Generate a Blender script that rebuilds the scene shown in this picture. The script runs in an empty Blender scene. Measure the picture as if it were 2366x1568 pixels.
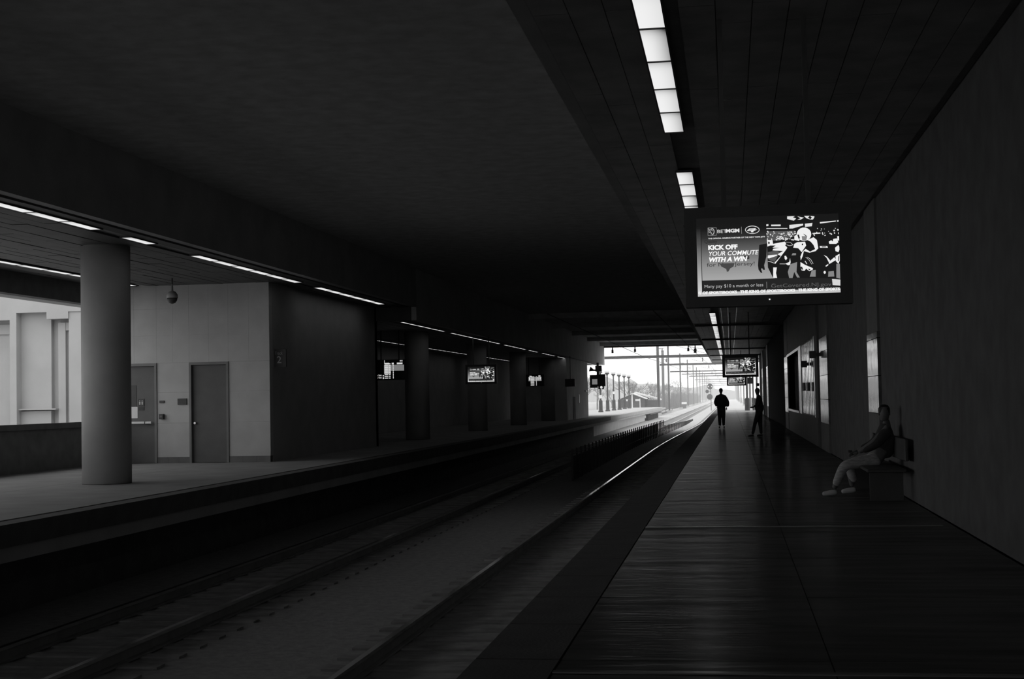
import bpy, bmesh, math, random
from mathutils import Vector, Matrix
random.seed(7)
sc = bpy.context.scene
COL = sc.collection

# ------------------------------------------------------------------ camera
F = 3286.0; H = 1.5                      # focal length in pixels of the 2366 px frame, eye height over the platform
yc = Vector(((1687-1183)/F, -(912-784)/F, -1.0)).normalized()      # track direction seen by the camera
zc = Vector((-0.0195, 1.0, 0.0)); zc.z = -(zc.x*yc.x + zc.y*yc.y)/yc.z; zc.normalize()
xc = yc.cross(zc)
cd = bpy.data.cameras.new('camera'); cam = bpy.data.objects.new('camera', cd); COL.objects.link(cam)
cd.sensor_width = 36.0; cd.lens = 36.0*F/2366.0; cd.clip_end = 4000; cd.clip_start = 0.05
cam.matrix_world = Matrix(((xc.x, xc.y, xc.z, 0), (yc.x, yc.y, yc.z, 0), (zc.x, zc.y, zc.z, H), (0, 0, 0, 1)))
sc.camera = cam

def at(px, py, X=None, Y=None, Z=None):  # point of the ray through a photograph pixel on a plane of the place
    d = Vector(((px-1183)/F, -(py-784)/F, -1.0))
    w = Vector((d.dot(xc), d.dot(yc), d.dot(zc)))
    k = X/w.x if X is not None else (Y/w.y if Y is not None else (Z-H)/w.z)
    return Vector((0, 0, H)) + w*k

# ------------------------------------------------------------------ sky, exposure
W = bpy.data.worlds.new('overcast_sky'); sc.world = W; W.use_nodes = True
bg = W.node_tree.nodes['Background']; bg.inputs[0].default_value = (1, 1, 1, 1); bg.inputs[1].default_value = 1.7
sc.view_settings.view_transform = 'Standard'; sc.view_settings.look = 'None'
sc.view_settings.exposure = 0.0; sc.view_settings.gamma = 1.0; sc.view_settings.use_curve_mapping = False
try:
    cy = sc.cycles
    cy.use_denoising = True; cy.max_bounces = 7; cy.diffuse_bounces = 5; cy.glossy_bounces = 3
    cy.transmission_bounces = 3; cy.volume_bounces = 1; cy.caustics_reflective = False; cy.caustics_refractive = False
    cy.sample_clamp_indirect = 4.0
except Exception:
    pass

# ------------------------------------------------------------------ materials
def lin(g):
    g /= 255.0
    return g/12.92 if g <= .04045 else ((g+.055)/1.055)**2.4
MATS = {}
def mat(name, a, rough=.8, spec=.5, metal=0., var=.15, scale=3., bump=0., bscale=20., stretch=None):
    if name in MATS: return MATS[name]
    m = bpy.data.materials.new(name); m.use_nodes = True; MATS[name] = m
    nt = m.node_tree; p = nt.nodes['Principled BSDF']
    p.inputs['Roughness'].default_value = rough; p.inputs['Metallic'].default_value = metal
    p.inputs['Specular IOR Level'].default_value = spec
    tc = nt.nodes.new('ShaderNodeTexCoord'); mp = nt.nodes.new('ShaderNodeMapping')
    nt.links.new(tc.outputs['Object'], mp.inputs[0])
    if stretch: mp.inputs['Scale'].default_value = stretch
    n = nt.nodes.new('ShaderNodeTexNoise'); n.inputs['Scale'].default_value = scale; n.inputs['Detail'].default_value = 4
    nt.links.new(mp.outputs[0], n.inputs['Vector'])
    r = nt.nodes.new('ShaderNodeMapRange'); r.inputs['From Min'].default_value = .3; r.inputs['From Max'].default_value = .7
    r.inputs['To Min'].default_value = a*(1-var); r.inputs['To Max'].default_value = a*(1+var)
    nt.links.new(n.outputs['Fac'], r.inputs['Value']); nt.links.new(r.outputs[0], p.inputs['Base Color'])
    if bump:
        n2 = nt.nodes.new('ShaderNodeTexNoise'); n2.inputs['Scale'].default_value = bscale
        nt.links.new(mp.outputs[0], n2.inputs['Vector'])
        b = nt.nodes.new('ShaderNodeBump'); b.inputs['Strength'].default_value = bump; b.inputs['Distance'].default_value = .02
        nt.links.new(n2.outputs['Fac'], b.inputs['Height']); nt.links.new(b.outputs[0], p.inputs['Normal'])
    return m
def glow(g, k=1.0):
    key = 'glow_%d_%d' % (g, int(k*100))
    if key in MATS: return MATS[key]
    m = bpy.data.materials.new('screen_light_grey_%d' % g); m.use_nodes = True; MATS[key] = m
    nt = m.node_tree; nt.nodes.remove(nt.nodes['Principled BSDF'])
    e = nt.nodes.new('ShaderNodeEmission'); v = lin(g)*k
    e.inputs[0].default_value = (v, v, v, 1); nt.links.new(e.outputs[0], nt.nodes['Material Output'].inputs[0])
    return m
def glow_ramp(name, stops, axis=2, lo=0., hi=1., noise=0.):       # backlit picture: grey levels along one object axis
    if name in MATS: return MATS[name]
    m = bpy.data.materials.new(name); m.use_nodes = True; MATS[name] = m
    nt = m.node_tree; nt.nodes.remove(nt.nodes['Principled BSDF'])
    tc = nt.nodes.new('ShaderNodeTexCoord'); sx = nt.nodes.new('ShaderNodeSeparateXYZ'); nt.links.new(tc.outputs['Object'], sx.inputs[0])
    r = nt.nodes.new('ShaderNodeMapRange'); r.inputs['From Min'].default_value = lo; r.inputs['From Max'].default_value = hi
    nt.links.new(sx.outputs[axis], r.inputs['Value'])
    c = nt.nodes.new('ShaderNodeValToRGB'); nt.links.new(r.outputs[0], c.inputs[0])
    el = c.color_ramp.elements
    while len(el) < len(stops): el.new(.5)
    for e, (p, g) in zip(el, stops): e.position = p; e.color = (lin(g),)*3+(1,)
    em = nt.nodes.new('ShaderNodeEmission'); nt.links.new(c.outputs[0], em.inputs[0]); nt.links.new(em.outputs[0], nt.nodes['Material Output'].inputs[0])
    return m
def lamp_mat():
    m = bpy.data.materials.new('prismatic_lamp_lens'); m.use_nodes = True
    nt = m.node_tree; nt.nodes.remove(nt.nodes['Principled BSDF'])
    tc = nt.nodes.new('ShaderNodeTexCoord'); oi = nt.nodes.new('ShaderNodeObjectInfo')
    sx = nt.nodes.new('ShaderNodeSeparateXYZ'); nt.links.new(tc.outputs['Generated'], sx.inputs[0])
    def math_(op, a, b):
        n = nt.nodes.new('ShaderNodeMath'); n.operation = op; n.use_clamp = False
        for i, v in enumerate((a, b)):
            if isinstance(v, (int, float)): n.inputs[i].default_value = v
            else: nt.links.new(v, n.inputs[i])
        return n.outputs[0]
    # tube brighter towards one side and dimmer at its far sockets, a little different from lens to lens
    gx = math_('MULTIPLY', math_('POWER', sx.outputs[0], 2.0), math_('MULTIPLY', oi.outputs['Random'], .62))
    gy = math_('POWER', math_('SUBTRACT', 1.0, sx.outputs[1]), 7.0)
    gy = math_('MULTIPLY', gy, .45)
    v = math_('SUBTRACT', math_('SUBTRACT', .88, gx), gy)
    v = math_('MAXIMUM', v, .06)
    em = nt.nodes.new('ShaderNodeEmission'); nt.links.new(v, em.inputs['Strength']); nt.links.new(em.outputs[0], nt.nodes['Material Output'].inputs[0])
    return m

M = dict(
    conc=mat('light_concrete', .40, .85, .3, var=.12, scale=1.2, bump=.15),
    column=mat('painted_concrete_column', .44, .8, .3, var=.08, scale=1.5),
    block=mat('pale_block_wall', .50, .75, .3, var=.07, scale=2., bump=.1, bscale=60),
    facade=mat('cast_facade_concrete', .40, .9, .2, var=.06, scale=1., bump=.1),
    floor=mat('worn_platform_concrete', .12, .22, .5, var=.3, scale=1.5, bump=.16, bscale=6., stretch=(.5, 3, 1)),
    leftfloor=mat('matt_platform_concrete', .27, .8, .3, var=.15, scale=1.),
    tact=mat('dark_tactile_edge', .12, .8, .3, bump=.3, bscale=40),
    dark=mat('dark_painted_steel', .06, .6, .4),
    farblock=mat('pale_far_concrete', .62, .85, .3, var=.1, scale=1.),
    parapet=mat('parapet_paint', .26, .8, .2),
    farwall=mat('far_wall_shade_black', .02, .95, .1),
    trackceil=mat('dusty_concrete_soffit', .52, .9, .2),
    bed=mat('dusty_hall_ballast', .36, .95, .2, var=.15, scale=7., bump=.5, bscale=12),
    darkwall=mat('dark_wall_paint', .13, .9, .15),
    ceil=mat('dark_ceiling_panels', .3, .7, .3),
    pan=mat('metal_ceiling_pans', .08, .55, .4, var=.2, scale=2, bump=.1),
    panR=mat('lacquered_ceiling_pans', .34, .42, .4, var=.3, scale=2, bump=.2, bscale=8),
    tbar=mat('ceiling_joint_strip', .6, .25, .6, 1.),
    tile=mat('glazed_wall_tile', .10, .13, .62, var=.3, scale=5, bump=.25, bscale=3),
    glass=mat('dark_window_glass', .04, .1, .9, var=.3, bump=.1, bscale=2),
    frame=mat('window_frame_metal', .2, .22, .6, var=.1),
    rail=mat('polished_rail_steel', .62, .13, .5, 1., var=.05),
    rust=mat('rusty_rail_side', .25, .8, .3),
    ballast=mat('crushed_stone_ballast', .42, .95, .2, var=.5, scale=7., bump=1., bscale=12),
    tie=mat('weathered_tie', .3, .9, .2, var=.3),
    black=mat('black_powder_coat', .06, .5, .4),
    cat=mat('grey_catenary_steel', .10, .8, .3),
    door=mat('grey_painted_door', .13, .65, .4, var=.08),
    doorf=mat('door_frame_paint', .2, .6, .4, var=.08),
    metal=mat('brushed_metal', .6, .3, .5, .9, var=.05),
    white=mat('white_paint', .75, .7, .3, var=.05),
    globe=mat('opal_lamp_globe', .85, .5, .4, var=.03),
    bark=mat('bare_tree_bark', .13, .95, .1),
    grass=mat('dull_scrub_ground', .30, .95, .1, var=.4, scale=.3),
    skin=mat('skin', .14, .6, .4, var=.05), cloth=mat('dark_coat_cloth', .06, .9, .2), jeans=mat('pale_denim', .42, .9, .2, var=.3, scale=12, stretch=(1, 1, 3)),
    shoe=mat('light_trainer', .6, .7, .3), hair=mat('dark_hair', .02, .6, .3), base=mat('grey_base_tile', .15, .6, .4),
    roof=mat('pale_metal_roof', .6, .6, .4), hut=mat('dark_hut_boards', .08, .9, .2), signw=mat('sign_white_print', .62, .6, .4),
    lens=lamp_mat(),
)

nt = M['floor'].node_tree; pf = nt.nodes['Principled BSDF']            # sealer worn off in patches: bare matt concrete shows between
df = nt.nodes.new('ShaderNodeBsdfDiffuse'); nt.links.new(pf.inputs['Base Color'].links[0].from_socket, df.inputs[0])
wn = nt.nodes.new('ShaderNodeTexNoise'); wn.inputs['Scale'].default_value = 1.3; wn.inputs['Detail'].default_value = 5
nt.links.new([n for n in nt.nodes if n.type == 'MAPPING'][0].outputs[0], wn.inputs['Vector'])
wr_ = nt.nodes.new('ShaderNodeMapRange'); nt.links.new(wn.outputs['Fac'], wr_.inputs['Value'])
for k_, v_ in (('From Min', .3), ('From Max', .7), ('To Min', .12), ('To Max', .5)): wr_.inputs[k_].default_value = v_
mx = nt.nodes.new('ShaderNodeMixShader'); nt.links.new(wr_.outputs[0], mx.inputs[0]); nt.links.new(df.outputs[0], mx.inputs[1]); nt.links.new(pf.outputs[0], mx.inputs[2])
nt.links.new(mx.outputs[0], nt.nodes['Material Output'].inputs[0])

# ------------------------------------------------------------------ helpers
def tag(o, label=None, cat=None, group=None, kind=None):
    if label: o['label'] = label
    if cat: o['category'] = cat
    if group: o['group'] = group
    if kind: o['kind'] = kind
    return o
def empty(name, loc=(0, 0, 0), rz=0.):
    o = bpy.data.objects.new(name, None); COL.objects.link(o); o.location = loc; o.rotation_euler = (0, 0, rz)
    o.empty_display_size = .2
    return o
class MB:
    def __init__(s): s.bm = bmesh.new()
    def box(s, x0, x1, y0, y1, z0, z1):
        v = [s.bm.verts.new((x, y, z)) for x in (x0, x1) for y in (y0, y1) for z in (z0, z1)]
        for f in ((0, 1, 3, 2), (4, 6, 7, 5), (0, 4, 5, 1), (2, 3, 7, 6), (0, 2, 6, 4), (1, 5, 7, 3)):
            s.bm.faces.new([v[i] for i in f])
        return s
    def tube(s, pts, rs, n=8, cap=True):
        pts = [Vector(p) for p in pts]
        if not hasattr(rs, '__len__'): rs = [rs]*len(pts)
        rings = []
        for i, p in enumerate(pts):
            t = (pts[min(i+1, len(pts)-1)] - pts[max(i-1, 0)]).normalized()
            a = t.cross(Vector((0, 0, 1)) if abs(t.z) < .9 else Vector((1, 0, 0))).normalized(); b = t.cross(a)
            rings.append([s.bm.verts.new(p + (a*math.cos(2*math.pi*k/n) + b*math.sin(2*math.pi*k/n))*rs[i]) for k in range(n)])
        for r0, r1 in zip(rings, rings[1:]):
            for k in range(n): s.bm.faces.new((r0[k], r0[(k+1) % n], r1[(k+1) % n], r1[k]))
        if cap: s.bm.faces.new(rings[0][::-1]); s.bm.faces.new(rings[-1])
        return s
    def lathe(s, c, prof, n=20):            # (radius, height) profile about a vertical axis
        rings = []
        for r, z in prof:
            rings.append([s.bm.verts.new((c[0]+r*math.cos(2*math.pi*k/n), c[1]+r*math.sin(2*math.pi*k/n), c[2]+z)) for k in range(n)])
        for r0, r1 in zip(rings, rings[1:]):
            for k in range(n): s.bm.faces.new((r0[k], r0[(k+1) % n], r1[(k+1) % n], r1[k]))
        s.bm.faces.new(rings[0][::-1]); s.bm.faces.new(rings[-1])
        return s
    def poly(s, pts, th=None):              # flat print: polygon, optional thickness vector
        v = [s.bm.verts.new(p) for p in pts]; s.bm.faces.new(v); return s
    def prism(s, pts, vec):                 # polygon extruded along vec
        a = [s.bm.verts.new(p) for p in pts]; b = [s.bm.verts.new(Vector(p)+Vector(vec)) for p in pts]
        s.bm.faces.new(a); s.bm.faces.new(b[::-1]); n = len(a)
        for i in range(n): s.bm.faces.new((a[i], b[i], b[(i+1) % n], a[(i+1) % n]))
        return s
    def bevel(s, w):
        bmesh.ops.bevel(s.bm, geom=s.bm.edges[:], offset=w, segments=1, affect='EDGES'); return s
    def mesh(s, name, m, smooth=False):
        bmesh.ops.recalc_face_normals(s.bm, faces=s.bm.faces[:])
        me = bpy.data.meshes.new(name); s.bm.to_mesh(me); s.bm.free()
        for x in (m if isinstance(m, (list, tuple)) else [m]): me.materials.append(x)
        if smooth:
            for p in me.polygons: p.use_smooth = True
        return me
    def build(s, name, m, parent=None, smooth=False, loc=None):
        o = bpy.data.objects.new(name, s.mesh(name, m, smooth)); COL.objects.link(o)
        if parent: o.parent = parent
        if loc is not None: o.location = loc
        return o
def box(name, m, b, parent=None, bev=0.):
    q = MB().box(*b)
    if bev: q.bevel(bev)
    return q.build(name, m, parent)
def inst(name, me, parent, loc=(0, 0, 0), rot=(0, 0, 0)):
    o = bpy.data.objects.new(name, me); COL.objects.link(o); o.parent = parent; o.location = loc; o.rotation_euler = rot
    return o
def struct(name, m, b, parent=None, bev=0.):
    o = box(name, m, b, parent, bev)
    if not parent: o['kind'] = 'structure'
    return o
def copy_tree(o, parent=None):
    c = o.copy(); COL.objects.link(c); c.parent = parent
    for ch in list(o.children): copy_tree(ch, c)
    return c
def text_mesh(s, size, x, y, m=None, bold=0., shear=0., align='LEFT', sx=1., w=None, depth=0.):
    cu = bpy.data.curves.new('print', 'FONT'); cu.body = s; cu.size = size; cu.align_x = align; cu.shear = shear; cu.offset = bold; cu.extrude = depth
    cu.resolution_u = 3
    o = bpy.data.objects.new('print', cu); COL.objects.link(o)
    dg = bpy.context.evaluated_depsgraph_get(); dg.update(); me = bpy.data.meshes.new_from_object(o.evaluated_get(dg))
    bpy.data.objects.remove(o)
    xs = [v.co.x for v in me.vertices]
    if w and xs: sx = w/(max(xs)-min(xs)); x0 = min(xs)
    else: x0 = 0
    out = [((v.co.x-x0)*sx + x, v.co.y + y) for v in me.vertices]; fs = [tuple(p.vertices) for p in me.polygons]
    bpy.data.meshes.remove(me)
    return out, fs
def print_obj(name, items, m, parent, dy):      # items: list of (points2d, faces) laid in the local XZ plane
    vs, fs = [], []
    for pts, f in items:
        n = len(vs); vs += [(a, dy, b) for a, b in pts]; fs += [tuple(i+n for i in q) for q in f]
    me = bpy.data.meshes.new(name); me.from_pydata(vs, [], fs); me.materials.append(m)
    o = bpy.data.objects.new(name, me); COL.objects.link(o); o.parent = parent
    return o

# ================================================================== THE SETTING
YM = 120.0; ZR = 4.7; ZL = 4.25; ZT = 5.68; ZG = -1.42; YB = -30.0
PX = -1.5; LX = -9.63; WX = 2.4; BX = -16.3; DY = 35.55; SX = -11.8
# ---- right platform
fl = struct('floor', M['conc'], (PX+.12, 9, YB, 159, -.5, -.06)); fl['label'] = 'concrete platform deck under the canopy on the right'
sl = {}
rs = random.Random(3)
for j in range(63):
    y0 = -2+j*2.55
    for i, (a, b) in enumerate(((PX+.5, .52), (.52, WX+.02))):
        key = (i, j % 6, y0 > 124)       # slabs towards the open end are paler, daylight put into their colour
        if key not in sl:
            q = MB().box(a+.003, b-.003, .006, 2.544, -.06, 0)
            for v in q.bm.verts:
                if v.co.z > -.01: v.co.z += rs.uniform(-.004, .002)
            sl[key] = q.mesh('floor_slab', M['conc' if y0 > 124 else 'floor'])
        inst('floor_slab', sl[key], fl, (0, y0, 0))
te = MB().box(PX, PX+.49, .01, 1.26, -.06, .0).mesh('tactile_tile', M['tact'])
for j in range(127): inst('tactile_tile', te, fl, (0, -2+j*1.275, 0))
box('platform_edge', M['conc'], (PX, PX+.3, YB, 159.3, -.36, -.062), fl)
struct('wall_platform_edge', M['conc'], (PX+.45, PX+.7, YB, 159, ZG, -.5))['label'] = 'dark wall under the edge of the right platform'
for n_, yj in ((1, 7.78), (2, 16.4)):  # reflective strips added to bring out streaks of light on the floor
    t = struct('trim_%d' % n_, M['frame'], (PX+.5, WX-.1, yj, yj+.06, .0, .008)); t['label'] = 'metal strip added as a light streak across the near platform floor'

# ---- left platform
fl2 = struct('floor.001', M['conc'], (BX-.4, LX+.25, YB, 198, -.5, -.06)); fl2['label'] = 'concrete platform deck across the tracks on the left'
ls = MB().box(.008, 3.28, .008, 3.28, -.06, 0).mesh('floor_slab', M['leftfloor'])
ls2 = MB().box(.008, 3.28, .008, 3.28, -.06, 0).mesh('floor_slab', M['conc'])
for j in range(70):
    for i in range(2):
        y0 = -31.5+j*3.28
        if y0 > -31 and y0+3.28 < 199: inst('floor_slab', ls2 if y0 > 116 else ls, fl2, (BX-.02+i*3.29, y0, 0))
box('platform_edge', M['darkwall'], (LX-.02, LX+.3, YB, 112, -.3, 0), fl2)  # edge is darker within the hall, shade put into its colour
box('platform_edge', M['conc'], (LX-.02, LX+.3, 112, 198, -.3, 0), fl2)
struct('wall_under_hall', M['darkwall'], (LX-.9, LX-.6, YB, 107, ZG, -.5))['label'] = 'face under the left platform inside the hall, shade painted dark'  # hall shade is put into the colour; past the mouth the face is pale
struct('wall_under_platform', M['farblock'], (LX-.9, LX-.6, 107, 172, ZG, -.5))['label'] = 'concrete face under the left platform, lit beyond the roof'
piles = struct('trim_3', M['dark'], (LX-1.2, LX+.1, 172, 198, -.7, -.5)); piles['label'] = 'dark beam under the far end of the left platform'
pm = MB().box(-.16, .16, -.16, .16, ZG, -.7).mesh('platform_post', M['dark'])
for k in range(11): inst('platform_post', pm, piles, (LX-.35, 173+k*2.3, 0))

# ---- track bed and outdoor ground
gr = struct('ground', M['bed'], (-60, PX+.5, YB-5, YM+2, ZG-.4, ZG)); gr['label'] = 'stone ballast bed under the tracks in the hall'
g2 = struct('ground.001', M['grass'], (-400, 400, YM+2, 1500, ZG-.5, ZG-.05)); g2['label'] = 'pale open ground around the tracks outside'
g3 = struct('ground.002', M['ballast'], (-10.2, 4, YM+2, 900, ZG-.06, ZG)); g3['label'] = 'bright stone ballast strip of the tracks beyond the roof'
g4 = struct('ground.003', M['facade'], (-60, BX-.6, -30, 46, -.6, -.1)); g4['label'] = 'paved yard outside the left opening'

def dxc(Y):                                   # the tracks ease to the right past the hall
    t = max(0, min(1, (Y-70)/85.)); return 1.15*t*t*(3-2*t)
def rail(X, label, Y1):
    root = empty('rail', (X, 0, ZG)); tag(root, label, 'rail')
    ys = [YB+2+k*6 for k in range(int((Y1-YB)/6))]
    def strip(hw, z0, z1, name, m):
        q = MB(); prev = None
        for y in ys:
            x = dxc(y); v = [q.bm.verts.new(p) for p in ((x-hw, y, z0), (x+hw, y, z0), (x+hw, y, z1), (x-hw, y, z1))]
            if prev:
                for a in range(4): q.bm.faces.new((prev[a], prev[(a+1) % 4], v[(a+1) % 4], v[a]))
            else: q.bm.faces.new(v)
            prev = v
        q.bm.faces.new(prev[::-1]); q.build(name, m, root)
    strip(.075, .02, .045, 'rail_foot', M['rust']); strip(.012, .045, .16, 'rail_web', M['rust']); strip(.036, .16, .2, 'rail_head', M['rail'])
rail(-2.5, 'near rail of the track beside the right platform', 420)
rail(-3.97, 'long bright rail of the near track, curving right outside', 420)
rail(-6.9, 'rail of the far track next to the low fence', 640)
rail(-8.33, 'rail of the far track seen dashed through fence posts', 640)
q = MB()
for k in range(700):
    y = YB+3+k*.65
    for cx in (-3.235, -7.615):
        q.box(cx-1.25+dxc(y), cx+1.25+dxc(y), y-.12, y+.12, ZG-.02, ZG+.025)
tag(q.build('railway_ties', M['tie']), 'rows of weathered ties under both tracks', 'tie', kind='stuff')

# ---- ceilings
c1 = struct('ceiling', M['ceil'], (-1.56, 3.2, YB, 142, ZR, ZR+.12)); c1['label'] = 'dark panelled ceiling over the right platform'
q = MB(); rr = random.Random(5)
for i in range(13):
    x0 = -1.54+i*.3
    if i == 3: continue
    for j in range(54):
        y0 = YB+(.6 if i % 2 else 0)+j*3.2
        if y0 > 139: continue
        d = rr.uniform(0, .004)
        q.box(x0+.004, x0+.296, y0+.006, y0+3.194, ZR-.022-d, ZR-.002)
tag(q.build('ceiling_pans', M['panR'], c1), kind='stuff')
tb = MB().box(-.012, .012, 0, 24, -.03, -.001).mesh('joint_strip', M['tbar'])
for X in (-.26, .0, .32):
    for k in range(4): inst('joint_strip', tb, c1, (X, 52+k*22, ZR))
bm_ = MB().box(-1.5, 3.0, -.14, .14, -.1, 0).mesh('ceiling_beam', M['darkwall'])
for y in (64.5, 81., 98., 113.5, 128.): inst('ceiling_beam', bm_, c1, (0, y, ZR))
struct('trim_4', M['conc'], (-1.7, -1.56, YB, 142, ZR-.0, ZT+.3))['label'] = 'dark fascia along the track side of the right canopy'
struct('trim_11', M['darkwall'], (-1.56, 3.2, 141.8, 142, ZR-.04, ZT))['label'] = 'end edge of the right canopy'
c3 = struct('ceiling.002', M['trackceil'], (-10.6, -1.7, YB, YM, ZT+.3, ZT+.7)); c3['label'] = 'high black ceiling over the two tracks'
bt = MB().box(-10.5, -1.72, -.2, .2, -.28, 0).mesh('roof_beam', M['trackceil'])
for k in range(5): inst('roof_beam', bt, c3, (0, 74.5+k*10.4, ZT+.3))
struct('trim_5', M['darkwall'], (-10.6, -1.7, YM-.4, YM, ZT, ZT+.3))['label'] = 'beam closing the roof over the tunnel mouth'
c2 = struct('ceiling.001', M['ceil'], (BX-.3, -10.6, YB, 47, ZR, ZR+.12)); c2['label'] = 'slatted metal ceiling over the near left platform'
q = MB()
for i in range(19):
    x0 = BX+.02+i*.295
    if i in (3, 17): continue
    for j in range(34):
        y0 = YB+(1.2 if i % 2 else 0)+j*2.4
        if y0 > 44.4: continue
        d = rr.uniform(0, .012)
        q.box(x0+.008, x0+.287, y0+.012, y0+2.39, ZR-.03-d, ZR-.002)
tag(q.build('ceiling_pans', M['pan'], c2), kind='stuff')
c4 = struct('ceiling.003', M['ceil'], (BX-.3, -10.6, 47, YM, ZL, ZL+.12)); c4['label'] = 'lower dark ceiling over the far left platform'
q = MB()
for i in range(14):
    x0 = BX+.1+i*.4
    if abs(x0+.2+15.3) < .25 or abs(x0+.2+11.0) < .25: continue
    for j in range(30):
        y0 = 47.1+j*2.4
        q.box(x0+.01, x0+.39, y0+.012, y0+2.39, ZL-.03, ZL-.002)
tag(q.build('ceiling_pans', M['ceil'], c4), kind='stuff')
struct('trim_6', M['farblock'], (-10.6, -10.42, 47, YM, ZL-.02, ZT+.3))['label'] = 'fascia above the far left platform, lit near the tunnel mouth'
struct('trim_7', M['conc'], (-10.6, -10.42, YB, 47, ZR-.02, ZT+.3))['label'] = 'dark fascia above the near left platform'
struct('trim_8', M['darkwall'], (BX-.3, -10.6, 46.9, 47.0, ZL-.02, ZR))['label'] = 'drop between the two ceiling heights on the left'
# roof lids that keep the sky out
struct('ceiling.004', M['darkwall'], (BX-.6, 3.4, YB, YM, ZT+.72, ZT+.9))['label'] = 'roof slab over the station hall'

# ---- right wall, in segments
wr = empty('wall_right'); tag(wr, 'dark wall behind the right platform with glazed piers and windows', kind='structure')
def seg(a, b, z0=0, z1=ZR, m=None, x=WX+.05, name='wall_panel'):
    m = m or ('farwall' if a > 62 else 'darkwall')  # shade put into the colour of the wall's far stretch near the mouth
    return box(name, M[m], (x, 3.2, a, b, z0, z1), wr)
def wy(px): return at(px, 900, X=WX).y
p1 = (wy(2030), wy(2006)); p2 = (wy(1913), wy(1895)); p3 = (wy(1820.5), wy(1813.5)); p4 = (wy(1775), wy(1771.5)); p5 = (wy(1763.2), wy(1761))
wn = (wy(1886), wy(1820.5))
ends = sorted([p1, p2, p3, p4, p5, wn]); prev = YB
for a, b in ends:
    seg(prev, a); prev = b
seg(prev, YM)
for (a, b), zt in ((p1, 2.5), (p2, 2.95), (p3, 3.1), (p4, 3.3), (p5, 3.4)):
    zs = [1.15 if a < 30 else .72]; zs = [0] + zs
    z = zs[-1]
    while z < zt-.3: z += .62; zs.append(min(z, zt))
    if zs[-1] < zt: zs.append(zt)
    for k, (z0, z1) in enumerate(zip(zs, zs[1:])):
        box('glazed_tile', M['tile' if k else 'base'], (WX, 3.2, a+.01, b-.01, z0+.006, z1-.006), wr)
    box('glazed_tile', M['base'], (WX+.01, 3.2, a, b, zt, ZR), wr)
# window band
seg(wn[0], wn[1], 0, .82, 'base', WX+.02, 'wall_panel'); seg(wn[0], wn[1], 3.12, ZR, 'base', WX+.02, 'wall_panel')
wi = empty('window_1', (0, 0, 0)); tag(wi, 'row of tall dark windows in the wall behind the right platform', kind='structure')
w0, wm, wm2 = wy(1886), wy(1853), wy(1847.5)
box('window_sill', M['frame'], (WX-.05, WX+.3, wm2, wn[1], .82, .9), wi)
box('window_frame', M['frame'], (WX-.02, WX+.2, wm, wm2, .82, 3.12), wi)
box('window_frame', M['frame'], (WX-.03, WX+.2, w0, w0+.45, .82, 3.12), wi)
box('window_head', M['frame'], (WX-.02, WX+.2, wm2, wn[1], 3.02, 3.12), wi)
box('window_pane', M['darkwall'], (WX+.55, WX+.6, wm2, wn[1], .82, 3.12), wi)
n = 9
for k in range(n):
    a = w0+.45+(wm-w0-.45)*k/n; b = w0+.45+(wm-w0-.45)*(k+1)/n
    box('window_pane', M['glass'], (WX+.004, WX+.03, a+.04, b-.05, .86, 3.08), wi)
    box('mullion', M['frame'], (WX-.003, WX+.08, b-.05, b+.03, .82, 3.12), wi)
for k in range(5):
    y = wm2+2+k*2.0
    box('mullion', M['frame'], (WX+.3, WX+.36, y, y+.05, .82, 3.12), wi)
struct('wall_behind_windows', M['black'], (3.2, 3.3, YB, YM, -.06, ZR))['label'] = 'outer skin behind the right wall'
# plates on the windows and blade signs
for k, px in enumerate((1858, 1868, 1880)):
    p = at(px, 893, X=WX)
    o = box('notice_plate', M['black'], (WX-.04, WX-.012, p.y-.4, p.y+.4, p.z-.13, p.z+.13))
    tag(o, 'small black plate on the window band, %s of the three' % ('farthest', 'middle', 'nearest')[k], 'sign')
for k, (px, py) in enumerate(((1854, 841), (1874, 819))):
    p = at(px, py, X=2.2); r = empty('blade_sign', p)
    tag(r, ('farther' if k == 0 else 'nearer')+' dark sign projecting from the wall above the windows', 'sign')
    w = .05
    box('sign_box', M['black'], (-w, .13, -.04, .04, -.1, .1), r); box('wall_bracket', M['dark'], (.12, .2, -.02, .02, -.05, .05), r)

# ---- left side: parapet, opening, beam, door wall
wl = struct('wall_left', M['parapet'], (BX-.25, BX, YB, DY, -.06, 1.13)); wl['label'] = 'low dark parapet along the open side of the left platform'
box('coping', M['parapet'], (BX-.3, BX+.03, YB, DY, 1.0, 1.13), wl)
box('coping_joint', M['black'], (BX-.02, BX+.034, YB, DY, .975, 1.0), wl)
bl = struct('trim_9', M['darkwall'], (BX-.3, BX-.0, YB, 47, 4.16, ZR)); bl['label'] = 'deep black beam above the open side of the left platform'
struct('trim_10', M['facade'], (BX-.75, BX-.3, YB, DY+2, 4.16, 4.35))['label'] = 'pale soffit strip outside the beam on the left'
struct('wall_far_left', M['darkwall'], (BX-.3, BX-.05, YB, 10, 1.13, 4.16))['label'] = 'closed part of the left side behind the viewpoint'
struct('wall_back', M['column'], (BX-.3, BX-.05, DY, YM, -.06, 4.6))['label'] = 'dim back wall of the far left platform'
dw = empty('wall_doors', (0, 0, 0)); tag(dw, 'pale block wall with two doors facing along the left platform', kind='structure')
d2a, d2b = at(438, 950, Y=DY).x, at(529, 950, Y=DY).x; d1b = at(363, 950, Y=DY).x; d1a = d1b-1.25; dz = at(480, 836, Y=DY).z
def wp(a, b, z0, z1): box('wall_block', M['block'], (a+.0012, b-.0012, DY, DY+.25, z0+.0012, z1-.0012), dw)
bh = .16
xs = [BX+.02, d1a, d1b, d2a, d2b, SX]
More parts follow.
